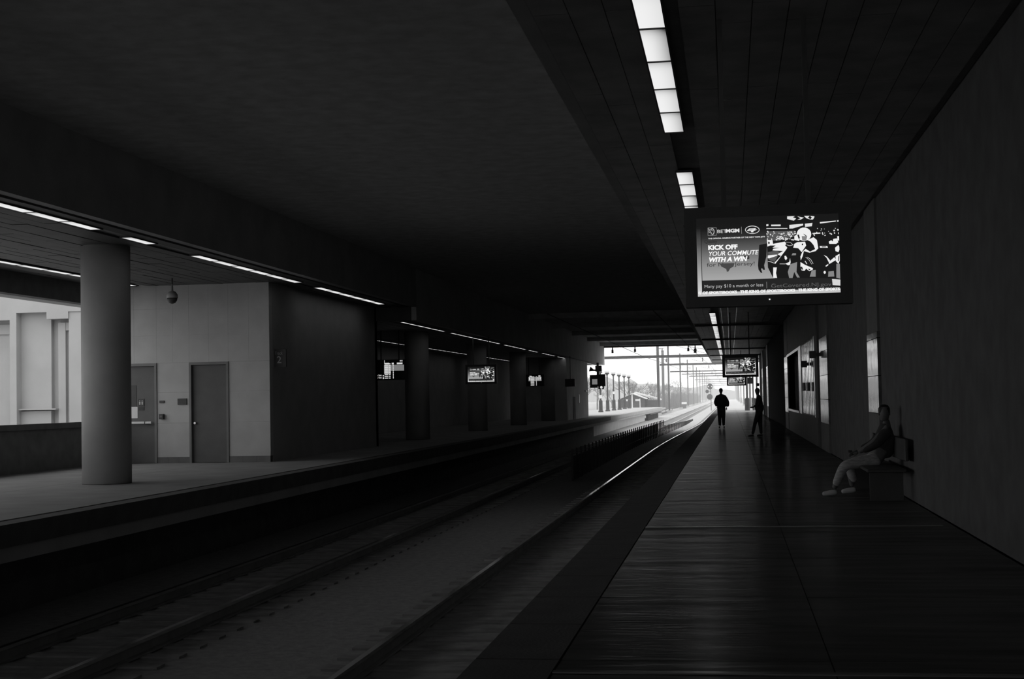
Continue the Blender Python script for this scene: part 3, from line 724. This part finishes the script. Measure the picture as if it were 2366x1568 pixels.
# ---- people
def skin(name, joints, edges, m, parent, sub=2):
    me = bpy.data.meshes.new(name); me.from_pydata([j[0] for j in joints], edges, [])
    o = bpy.data.objects.new(name, me); COL.objects.link(o)
    md = o.modifiers.new('skin', 'SKIN'); md.use_smooth_shade = True
    for i, j in enumerate(joints):
        rr_ = j[1] if hasattr(j[1], '__len__') else (j[1], j[1]); me.skin_vertices[0].data[i].radius = rr_
        me.skin_vertices[0].data[i].use_root = (i == 0)
    s_ = o.modifiers.new('sub', 'SUBSURF'); s_.levels = sub; s_.render_levels = sub
    dg = bpy.context.evaluated_depsgraph_get(); dg.update(); nm = bpy.data.meshes.new_from_object(o.evaluated_get(dg))
    bpy.data.objects.remove(o); nm.materials.clear(); nm.materials.append(m)
    for p in nm.polygons: p.use_smooth = True
    o = bpy.data.objects.new(name, nm); COL.objects.link(o); o.parent = parent
    return o
def chain(n0, n): return [(n0+i, n0+i+1) for i in range(n-1)]
def head(r, c, tilt=0., face=1.):         # c: centre of the head, face: +1 looks along +Y, -1 along -Y
    q = MB(); n = 16; rings = []
    prof = [(-.115, .035, .035), (-.1, .055, .06), (-.06, .066, .082), (-.01, .074, .094), (.04, .077, .098), (.08, .066, .085), (.108, .04, .05), (.118, .012, .015)]
    for z, rx, ry in prof:
        rg = []
        for k in range(n):
            t = 2*math.pi*k/n; x = rx*math.cos(t); y = ry*math.sin(t)
            if math.sin(t) > .92 and z == -.01: y += .03              # nose
            if math.sin(t) > .92 and z == -.06: y += .008             # lips
            if abs(math.sin(t)-.72) < .12 and z == .04: y -= .012     # eye sockets
            rg.append(q.bm.verts.new((c[0]+x, c[1]+y*face, c[2]+z)))
        rings.append(rg)
    for r0, r1 in zip(rings, rings[1:]):
        for k in range(n): q.bm.faces.new((r0[k], r0[(k+1) % n], r1[(k+1) % n], r1[k]))
    q.bm.faces.new(rings[0][::-1]); q.bm.faces.new(rings[-1])
    for s_ in (-1, 1): q.box(c[0]+s_*.075-.008, c[0]+s_*.075+.008, c[1]-.02, c[1]+.015, c[2]-.03, c[2]+.03)
    q.build('head', M['skin'], r, True)
    q = MB(); q.lathe((0, 0, 0), [(.078, -.03), (.085, .02), (.084, .07), (.06, .112), (.02, .128)], 16)
    for v in q.bm.verts: v.co.y *= 1.2
    q.build('hair', M['hair'], r, True, loc=(c[0], c[1]-.015*face, c[2]))
def hand(r, w, d, side):                    # wrist point, direction of the fingers
    w = Vector(w); d = Vector(d).normalized(); s = Vector((side, 0, 0)); s = (s-d*s.dot(d)).normalized(); n = d.cross(s)
    J = [(tuple(w), .022), (tuple(w+d*.05), (.034, .016)), (tuple(w+d*.09), (.036, .014))]; E_ = [(0, 1), (1, 2)]
    skin('palm', J, E_, M['skin'], r, 1)
    for k, L in enumerate((.07, .08, .075, .06)):
        b_ = w+d*.08+s*(.027-.018*k)
        MB().tube([b_, b_+d*L*.5+n*.006, b_+d*L*.85+n*.025], [.009, .008, .006], 6).build('finger', M['skin'], r, True)
    b_ = w+d*.03+s*.03
    MB().tube([b_, b_+d*.03+s*.02, b_+d*.055+s*.02+n*.01], [.011, .009, .007], 6).build('thumb', M['skin'], r, True)

# walking man with his back to us
p = empty('person', (-.41, 65.5, 0)); tag(p, 'person in a dark jacket walking away along the platform, silhouetted', 'person')
J = [((0, 0, .95), (.15, .11)), ((0, 0, 1.15), (.14, .10)), ((0, 0, 1.38), (.17, .11)), ((0, 0, 1.52), (.07, .07)), ((0, .01, 1.6), (.05, .055)),
     ((-.19, 0, 1.43), .07), ((-.25, -.02, 1.17), .052), ((-.19, .1, .99), .04), ((.19, 0, 1.43), .07), ((.26, -.03, 1.17), .052), ((.2, .1, .98), .04),
     ((-.09, 0, .86), .12), ((-.09, .04, .48), .092), ((-.085, -.04, .1), .06), ((.09, 0, .86), .12), ((.08, -.05, .48), .092), ((.085, .08, .1), .06)]
E_ = [(0, 1), (1, 2), (2, 3), (3, 4), (2, 5), (5, 6), (6, 7), (2, 8), (8, 9), (9, 10), (0, 11), (11, 12), (12, 13), (0, 14), (14, 15), (15, 16)]
skin('body', J, E_, M['cloth'], p)
J = [((0, 0, .86), (.21, .16)), ((0, 0, 1.1), (.24, .16)), ((0, 0, 1.33), (.2, .15)), ((0, 0, 1.55), (.08, .08)), ((-.18, 0, 1.38), .11), ((-.25, -.02, 1.17), .1), ((-.2, .08, 1.0), .07), ((.18, 0, 1.38), .11), ((.28, -.03, 1.16), .1), ((.27, .06, .97), .08)]
skin('jacket', J, [(0, 1), (1, 2), (2, 3), (2, 4), (4, 5), (5, 6), (2, 7), (7, 8), (8, 9)], M['cloth'], p)
for s_, y_ in ((-1, -.04), (1, .08)):
    skin('shoe', [((s_*.1, y_-.06, .05), (.04, .045)), ((s_*.1, y_+.05, .045), (.045, .042)), ((s_*.1, y_+.17, .03), (.04, .026))], [(0, 1), (1, 2)], M['cloth'], p)
head(p, (0, .02, 1.69), face=1.)
hand(p, (-.19, .12, .97), (.3, .3, -1), 1); hand(p, (.24, .12, .94), (-.2, .3, -1), -1)

# man leaning on the wall side
p = empty('person', (.9, 51.3, 0)); tag(p, 'dark figure standing with one leg forward beside the wall, right of the walker', 'person')
J = [((.1, 0, .92), (.12, .13)), ((.12, 0, 1.12), (.12, .13)), ((.13, 0, 1.33), (.12, .17)), ((.1, 0, 1.44), .06), ((.08, 0, 1.5), .05),
     ((.12, -.18, 1.36), .065), ((.05, -.25, 1.12), .05), ((-.08, -.16, 1.08), .038), ((.12, .18, 1.36), .065), ((.06, .25, 1.12), .05), ((-.06, .15, 1.06), .038),
     ((.06, -.1, .83), .095), ((-.06, -.12, .46), .068), ((-.15, -.12, .09), .055), ((.12, .1, .83), .11), ((.13, .1, .46), .085), ((.16, .1, .09), .055)]
E_ = [(0, 1), (1, 2), (2, 3), (3, 4), (2, 5), (5, 6), (6, 7), (2, 8), (8, 9), (9, 10), (0, 11), (11, 12), (12, 13), (0, 14), (14, 15), (15, 16)]
skin('body', J, E_, M['cloth'], p)
J = [((.1, 0, .82), (.17, .17)), ((.12, 0, 1.1), (.17, .17)), ((.14, 0, 1.33), (.16, .19)), ((.1, 0, 1.43), .08), ((.12, -.19, 1.34), .09), ((.05, -.26, 1.12), .07), ((-.03, -.2, 1.09), .055), ((.12, .19, 1.34), .09), ((.06, .26, 1.12), .07), ((-.02, .2, 1.08), .055)]
skin('jacket', J, [(0, 1), (1, 2), (2, 3), (2, 4), (4, 5), (5, 6), (2, 7), (7, 8), (8, 9)], M['cloth'], p)
for x_, y_ in ((-.15, -.12), (.16, .1)):
    skin('shoe', [((x_+.05, y_, .05), .042), ((x_-.05, y_, .045), .043), ((x_-.16, y_, .03), .03)], [(0, 1), (1, 2)], M['cloth'], p)
head(p, (.06, 0, 1.6), face=-1.)
hand(p, (-.08, -.16, 1.08), (-1, .5, -.3), 1); hand(p, (-.06, .15, 1.06), (-1, -.5, -.3), 1)

# seated person on the bench
p = empty('person', (2.12, 21.4, 0)); tag(p, 'person seated on the bench by the right wall, pale trousers and trainers lit', 'person')
def S(px, py, y=21.4): v = at(px, py, Y=y); return (v.x-2.12, y-21.4, v.z)
kn = S(1950, 1066, 21.2); an = S(1926, 1122, 21.2); ft = S(1893, 1130, 21.2)
kn2 = (kn[0]+.1, .28, kn[2]); an2 = (-.36, .3, .1)
J = [((.02, 0, .53), (.14, .15)), ((.07, 0, .72), (.12, .14)), ((.13, 0, .93), (.12, .17)), ((.13, 0, 1.05), .06), ((.12, 0, 1.1), .05),
     ((.12, -.19, .96), .065), ((-.1, -.24, .76), .05), ((-.3, -.18, .63), .036), ((.12, .19, .96), .065), ((-.04, .24, .74), .05), ((-.28, .2, .64), .036),
     ((-.05, -.12, .5), .09), ((kn[0], kn[1]+.02, kn[2]-.04), .062), ((an[0], an[1], .1), .04), ((-.05, .12, .5), .09), ((kn2[0], kn2[1], kn2[2]-.04), .062), ((an2[0], an2[1], an2[2]), .04)]
skin('body', J, E_, M['skin'], p)
J = [((.04, 0, .52), (.17, .18)), ((.08, 0, .73), (.16, .17)), ((.12, 0, .93), (.14, .19)), ((.13, 0, 1.04), .08), ((.12, -.19, .95), .09), ((-.06, -.25, .74), .07), ((-.25, -.19, .65), .05), ((.12, .19, .95), .09), ((-.04, .25, .74), .07), ((-.24, .2, .66), .05)]
skin('coat', J, [(0, 1), (1, 2), (2, 3), (2, 4), (4, 5), (5, 6), (2, 7), (7, 8), (8, 9)], M['cloth'], p)
J = [((-.02, 0, .5), (.13, .14)), ((-.08, -.13, .51), .1), ((kn[0], kn[1], kn[2]-.05), .082), ((an[0]+.02, an[1], .14), .06), ((-.08, .13, .51), .1), ((kn2[0], kn2[1], kn2[2]-.05), .082), ((an2[0]+.02, an2[1], .16), .06)]
skin('trousers', J, [(0, 1), (1, 2), (2, 3), (0, 4), (4, 5), (5, 6)], M['jeans'], p)
for a_ in (an, an2):
    skin('trainer', [((a_[0]+.05, a_[1], .06), .045), ((a_[0]-.05, a_[1]-.01, .05), .045), ((a_[0]-.17, a_[1]-.03, .035), .034)], [(0, 1), (1, 2)], M['shoe'], p)
head(p, (.1, 0, 1.19), face=-1.)
hand(p, (-.3, -.18, .63), (-1, .25, -.2), 1); hand(p, (-.28, .2, .64), (-1, -.25, -.2), 1)

# ================================================================== OUTSIDE
# ---- lamp posts on the left platform
def lamp_post(Y, label):
    r = empty('lamp_post', (-13.05, Y, 0)); tag(r, label, 'lamp post', 'globe lamps on the left platform')
    MB().lathe((0, 0, 0), [(.26, 0), (.26, .12), (.2, .2), (.19, 1.15), (.12, 1.25)], 12).build('post_base', M['black'], r)
    MB().lathe((0, 0, 0), [(.085, 1.25), (.075, 3.85)], 10).build('pole', M['black'], r)
    MB().lathe((0, 0, 0), [(.08, 3.85), (.12, 3.95), (.25, 4.05), (.27, 4.1)], 14).build('lamp_cup', M['black'], r)
    MB().lathe((0, 0, 4.34), [(.03, -.3), (.16, -.25), (.26, -.15), (.3, 0), (.26, .15), (.16, .25), (.03, .3)], 16).build('lamp_globe', M['globe'], r, True)
    return r
for k in range(6):
    r = lamp_post(144.7+k*8.3, 'globe lamp post on the far left platform, %s from the left' % ('first', 'second', 'third', 'fourth', 'fifth', 'sixth')[k])
    if k == 2: box('banner_band', M['white'], (-.11, .11, -.11, .11, 1.85, 2.15), r)
    if k == 0: box('small_notice', M['white'], (-.16, .16, -.1, -.08, 1.4, 1.75), r)
# ---- hut
Yh = 225.
a, b = at(1432, 940, Y=Yh), at(1490, 940, Y=Yh); pk = at(1461, 910, Y=Yh)
zb = ZG-.05; ze = at(1436, 921, Y=Yh).z
hu = empty('platform_hut', ((a.x+b.x)/2, Yh, zb)); tag(hu, 'dark gabled hut with pale roof edge beyond the lamp posts', 'building'); w = (b.x-a.x)/2
he = ze-zb; hp = pk.z-zb
MB().prism([(-w, 0, 0), (w, 0, 0), (w, 0, he), (0, 0, hp), (-w, 0, he)], (0, 9, 0)).build('walls', M['hut'], hu)
for s_ in (-1, 1):
    MB().prism([(s_*(w+.25), -.3, he-.15), (s_*(w+.25), -.3, he), (0, -.3, hp+.16), (0, -.3, hp+.02)], (0, 9.6, 0)).build('roof', M['roof'], hu)
MB().prism([(0.05, 5, hp+.1), (w+2.2, 5, he-.35), (w+2.2, 5, he-.1), (0.05, 5, hp+.35)], (0, 4.5, 0)).build('roof', M['roof'], hu)
for x_, w_ in ((-.62, .07), (.0, .1), (.62, .07)): box('post', M['white'], (x_*w-w_, x_*w+w_, -.08, 0, 0, he if x_ else hp), hu)
for x0_, x1_ in ((-.55, -.25), (.25, .6)): box('window_pane', M['white'], (x0_*w, x1_*w, -.05, 0, he-.4, he-.1), hu)
box('annex', M['hut'], (w, w+2.1, 1, 8, 0, he-.3), hu)
# ---- yard fence
r = empty('yard_fence', (0, 235, zb)); tag(r, 'upright board fence right of the gabled hut', 'fence')
x0_, x1_ = at(1500, 935, Y=235).x, at(1519, 935, Y=235).x
fm = MB().box(-.05, .05, -.03, .03, 0, 2.2).mesh('fence_board', M['cat'])
for k in range(9): inst('fence_board', fm, r, (x0_+(x1_-x0_)*k/8, 0, 0))
box('fence_rail', M['cat'], (x0_, x1_, .03, .07, 1.7, 1.8), r)

# ---- catenary structures
def pole(X, Y, hh, label, w_=.18):
    r = empty('catenary_pole', (X, Y, ZG)); tag(r, label, 'pole', 'catenary poles')
    q = MB().box(-w_, -w_+.05, -w_, w_, 0, hh); q.box(w_-.05, w_, -w_, w_, 0, hh); q.box(-w_, w_, -.02, .02, 0, hh); q.build('mast', M['cat'], r)
    box('footing', M['conc'], (-.4, .4, -.4, .4, -.1, .35), r)
    box('cap_bracket', M['cat'], (-.08, .9, -.06, .06, hh-2.2, hh-2.1), r)
    MB().lathe((.7, 0, hh-2.6), [(.06, 0), (.09, .1), (.06, .2), (.09, .3), (.06, .4)], 8).build('insulator', M['cat'], r)
    return r
PXS = [1522, 1546, 1573, 1590, 1603, 1611, 1618, 1624, 1629, 1633, 1637, 1640, 1643, 1646, 1649, 1652]
ords = 'first second third fourth fifth sixth seventh eighth ninth tenth eleventh twelfth thirteenth fourteenth fifteenth sixteenth'.split()
for k, px in enumerate(PXS):
    Y = at(px, 920, X=-10.9).y
    pole(-10.9, Y, 12.4, 'catenary pole left of the tracks, %s of the receding row' % ords[k], .2 if k == 0 else .15)
    Yr = Y+6
    if k % 2 == 1 or k > 6: pole(3.6, Yr, 12.4, 'catenary pole right of the tracks, standing across from the %s left pole' % ords[k])
pole(-15.2, 330, 13.5, 'pale wider pole standing behind the first two catenary poles', .3)
def beam(Y, z, x0, x1, th, label):
    r = empty('catenary_beam', (0, Y, z)); tag(r, label, 'beam', 'catenary beams')
    q = MB().box(x0, x1, -.15, .15, th*.35, th*.5); q.box(x0, x1, -.15, .15, -th*.5, -th*.35); q.box(x0, x1, -.02, .02, -th*.4, th*.4); q.build('chords', M['cat'], r)
    q = MB(); n_ = int((x1-x0)/.45)
    for k in range(n_):
        xa = x0+(x1-x0)*k/n_; xb = x0+(x1-x0)*(k+1)/n_; s_ = 1 if k % 2 else -1
        q.tube([(xa, 0, s_*th*.42), (xb, 0, -s_*th*.42)], .045, 4)
    q.build('lattice', M['cat'], r)
    for x_ in (-7.6, -3.2):
        MB().lathe((x_, 0, -th*.5-.55), [(.03, 0), (.08, .1), (.04, .2), (.08, .3), (.04, .4), (.03, .55)], 8).build('insulator', M['cat'], r)
    return r
z_ = at(1522, 823.5, Y=175).z
beam(175, z_, -18.75, 3.3, .34, 'nearest and thickest catenary beam across the tunnel opening')
pole(-19, 175, 9, 'end pole of the nearest catenary beam, hidden by the left roof')
for k, (px, py, x1_) in enumerate(((1524, 842.5, 3.3), (1548, 858.5, 1), (1575, 864, 1), (1592, 869, 3.3), (1605, 877, 3.3), (1613, 882, 3.3), (1620, 886, 3.3), (1626, 890, 3.3))):
    p_ = at(px, py, X=-10.9)
    beam(p_.y, p_.z, -10.9, x1_, .3 if k in (0, 3) else .2, 'catenary beam on the %s left pole' % ords[k])
# ---- wires
def wire(pts, label, rad=.02):
    tag(MB().tube(pts, rad, 4).build('overhead_wire', M['cat']), label, 'wire', 'overhead wires')
wire([at(1562, 799, Y=150), at(1640, 818, Y=175)], 'upper slanting wire below the tunnel beam')
wire([at(1590, 800, Y=150), at(1648, 810, Y=175)], 'short slanting wire right of the hanging insulators', .03)
wire([at(1598, 830, Y=190), at(1655, 843, Y=215)], 'slanting wire between the first two catenary beams')
wire([at(1618, 847, Y=230), at(1680, 860, Y=260)], 'slanting wire below the second catenary beam')
wire([(-3.1, 60, 5.1), (-2.6, 120, 4.9), (-2.1, 175, 5.0), (-2.1, 260, 4.9), (-2.1, 600, 4.9)], 'contact wire over the near track')
wire([(-7.6, 60, 5.1), (-7.2, 120, 4.9), (-6.5, 175, 5.0), (-6.5, 600, 4.9)], 'contact wire over the far track')
# insulators hanging from the mouth beam
for k, (px, y0_, y1_) in enumerate(((1415, 801, 815.5), (1467, 800, 813), (1590, 797, 811), (1606, 797, 815))):
    t_, b_ = at(px, y0_, Y=119.6), at(px, y1_, Y=119.6); r = empty('hanging_insulator', t_)
    tag(r, 'dark insulator hanging from the roof edge at the tunnel mouth, %s from the left' % ('first', 'second', 'third', 'fourth')[k], 'insulator')
    h_ = ZT-b_.z; dzz = ZT-t_.z
    MB().lathe((0, 0, dzz), [(.05, 0), (.05, -h_*.4)], 10).build('hanger_rod', M['black'], r)
    w_ = .11 if k < 3 else .17
    MB().lathe((0, 0, dzz), [(.06, -h_*.4), (w_, -h_*.5), (.07, -h_*.6), (w_, -h_*.7), (.08, -h_*.8), (w_, -h_*.9), (.07, -h_)], 12).build('insulator_body', M['black'], r)
# ---- signal
a = at(1643.5, 947, Z=ZG+.1); Ys = a.y
r = empty('railway_signal', (a.x, Ys, ZG)); tag(r, 'railway signal with three round heads beside the tracks left of the walker', 'signal')
top = at(1641, 886, Y=Ys).z-ZG
MB().tube([(0, 0, 0), (0, 0, top)], .07, 8).build('pole', M['cat'], r)
for k, (px, py, rd) in enumerate(((1640.5, 892.5, .55), (1634, 904, .33), (1640, 916.5, .55))):
    c_ = at(px, py, Y=Ys)
    h_ = MB().tube([(c_.x-a.x, -.25, c_.z-ZG), (c_.x-a.x, -.1, c_.z-ZG)], [rd, rd], 20).build('signal_disc', M['dark'], r)
    for an_ in (0., math.pi) if k != 1 else (math.pi/2,):
        MB().tube([(c_.x-a.x+rd*.6*math.cos(an_), -.27, c_.z-ZG+rd*.6*math.sin(an_)), (c_.x-a.x+rd*.6*math.cos(an_), -.4, c_.z-ZG+rd*.6*math.sin(an_))], rd*.22, 8).build('signal_lamp', M['globe'] if k == 0 else M['dark'], h_)
    box('head_arm', M['cat'], (min(0, c_.x-a.x), max(.02, c_.x-a.x), -.1, -.02, c_.z-ZG-.04, c_.z-ZG+.04), r)
a = at(1591, 943, Z=ZG); r = empty('trackside_cabinet', (a.x-1, a.y, ZG)); tag(r, 'small pale trackside cabinet between poles in the distance', 'cabinet')
box('cabinet_body', M['cat'], (-.5, .5, -.3, .3, 0, 1.0), r); box('cabinet_roof', M['white'], (-.6, .6, -.4, .4, 1.0, 1.5), r)
# low wall section right of the platform end
r = empty('guard_rail', (0, 0, 0)); tag(r, 'low guard rail beyond the end of the left platform', 'railing')
for z in (-.25, -.75): MB().tube([at(1529, 944, Y=235) + Vector((0, 0, z)), at(1553, 939, Y=300)+Vector((0, 0, z))], .1, 6).build('rail_bar', M['cat'], r)
for k in range(4):
    c_ = at(1529, 944, Y=235).lerp(at(1553, 939, Y=300), k/3); box('rail_post', M['cat'], (c_.x-.06, c_.x+.06, c_.y-.06, c_.y+.06, ZG, c_.z-.2), r)

# ---- right platform end: lamp standard, hanging box, railing
a = at(1727, 948, Z=0); r = empty('canopy_post', (a.x, a.y, 0)); tag(r, 'canopy post with a thick dark base at the end of the right platform', 'post')
MB().lathe((0, 0, 0), [(.24, 0), (.24, 1.1), (.12, 1.2)], 10).build('post_base', M['black'], r)
MB().lathe((0, 0, 0), [(.1, 1.2), (.1, ZR-.03)], 10).build('pole', M['cat'], r)
for k, (px, Y) in enumerate(((1740, 138), (1748.5, 131))):
    X = at(px, 900, Y=Y).x; r = empty('canopy_post', (X, Y, 0)); tag(r, ('slim canopy post just right of the thick-based one', 'slim canopy post nearest the wall end')[k], 'post')
    MB().lathe((0, 0, 0), [(.1, 0), (.1, .3), (.07, .35)], 10).build('post_base', M['cat'], r); MB().lathe((0, 0, 0), [(.07, .35), (.07, ZR-.03)], 10).build('pole', M['cat'], r)
a = at(1734, 886, Y=122); r = empty('hanging_box', a); tag(r, 'small black box hanging right of the smallest advert screen', 'sign')
box('sign_box', M['black'], (-.26, .24, -.3, .3, 0, .52), r); box('hanger_rod', M['black'], (-.03, .03, -.03, .03, .52, ZR-a.z), r)
a = at(1751, 889, Y=118.5); r = empty('hanging_box', a); tag(r, 'tiny dark lamp box beside the far end of the right wall', 'lamp')
box('lamp_box', M['black'], (-.12, .12, -.1, .1, -.1, .15), r); box('hanger_rod', M['black'], (-.02, .02, -.02, .02, .15, ZR-a.z), r)
r = empty('platform_railing', (0, 0, 0)); tag(r, 'dark railing along the outer side of the right platform end', 'railing')
ym = MB().box(-.03, .03, -.03, .03, 0, 1.15).mesh('rail_post', M['dark'])
for k in range(20): inst('rail_post', ym, r, (2.35, 121+k*2, 0))
for z in (.55, 1.12): box('rail_bar', M['dark'], (2.32, 2.38, 121, 159, z-.025, z+.025), r)
bm2 = MB().box(-.012, .012, -.012, .012, .1, 1.1).mesh('baluster', M['dark'])
for k in range(150): inst('baluster', bm2, r, (2.35, 121.2+k*.25, 0))

# ---- bare trees
def tree_mesh(seed, hh):
    rt = random.Random(seed); q = MB()
    def br(p, d, L, rad, lev):
        e = p+d*L
        m_ = p+d*L*.5+Vector((rt.uniform(-1, 1), rt.uniform(-1, 1), 0))*L*.06
        q.tube([p, m_, e], [rad, rad*.8, rad*.55], 3 if lev > 1 else 6, cap=False)
        if lev >= 5: return
        for _ in range(3 if lev < 4 else 4):
            nd = (d+Vector((rt.uniform(-1, 1), rt.uniform(-1, 1), rt.uniform(-.25, .7)))*.75).normalized()
            br(p.lerp(e, rt.uniform(.45, 1)), nd, L*rt.uniform(.55, .78), max(.018, rad*.5), lev+1)
    br(Vector((0, 0, -.3)), Vector((0, 0, 1)), hh*.34, hh*.02, 0)
    return q.mesh('branches', M['bark'])
TM = [tree_mesh(s_, 11.) for s_ in (1, 2, 3)]
rt = random.Random(21); nt_ = 0
spots = []
for k in range(17): spots.append((-17-rt.uniform(0, 5)-(k % 3)*8, 255+k*13+rt.uniform(-6, 6), rt.uniform(.55, .95)))
for k in range(12): spots.append((-15-rt.uniform(0, 12), 480+k*22, rt.uniform(.6, 1.)))
for k in range(9): spots.append((8+rt.uniform(0, 9), 260+k*35, rt.uniform(.6, 1.)))
for k, (X, Y, s_) in enumerate(spots):
    o = bpy.data.objects.new('bare_tree', TM[k % 3]); COL.objects.link(o); o.location = (X, Y, ZG-.05); o.scale = (s_*1.15, s_*1.15, s_); o.rotation_euler = (0, 0, rt.uniform(0, 6))
    if k < 29: tag(o, 'bare hazy tree among the mass left of the distant tracks', 'tree', 'hazy trees left of the tracks')
    else: tag(o, 'bare hazy tree in the distance right of the walker', 'tree', 'hazy trees right of the tracks')
# wooded ridge in the distance
q = MB(); rt = random.Random(4); prev = None
for k in range(61):
    X = -190+k*3.2; X *= 1.5; Y = 930+rt.uniform(-6, 6); h_ = 15-10*max(0, (X+92)/90.) if X > -92 else 15.
    h_ = max(1.5, h_)+rt.uniform(-1.6, 1.6)
    v = [q.bm.verts.new(p_) for p_ in ((X, Y-14, ZG-.1), (X, Y-5, h_*.8), (X, Y+6, h_), (X, Y+20, ZG-.1))]
    if prev:
        for i_ in range(3): q.bm.faces.new((prev[i_], v[i_], v[i_+1], prev[i_+1]))
    prev = v
rg = q.build('hill', M['bark']); rg['kind'] = 'structure'; rg['label'] = 'pale wooded ridge in the mist behind the hut and the poles'
# scrub along the left of the distant tracks
q = MB(); rt = random.Random(9)
for k in range(2600):
    Y = rt.uniform(330, 620); X = -13-rt.random()**2*9; b_ = Vector((X, Y, ZG-.1)); hh = rt.uniform(1, 4.2)
    q.tube([b_, b_+Vector((rt.uniform(-.8, .8), rt.uniform(-.5, .5), hh))], [.06, .03], 3, cap=False)
tag(q.build('scrub', M['bark']), 'thin leafless scrub along the left of the distant tracks', 'bushes', kind='stuff')

# ---- mist outside (real scattering air beyond the hall)
hz = MB().box(-90, 90, 124, 1100, ZG-.04, 45).build('mist', None)
hz.data.materials.clear()
m = bpy.data.materials.new('thin_mist'); m.use_nodes = True; nt = m.node_tree; nt.nodes.remove(nt.nodes['Principled BSDF'])
vs = nt.nodes.new('ShaderNodeVolumeScatter'); vs.inputs['Density'].default_value = .0011; vs.inputs['Anisotropy'].default_value = .0; vs.inputs['Color'].default_value = (1, 1, 1, 1)
nt.links.new(vs.outputs[0], nt.nodes['Material Output'].inputs['Volume']); hz.data.materials.append(m)
tag(hz, 'pale mist hanging over the tracks beyond the roof', 'mist', kind='stuff')
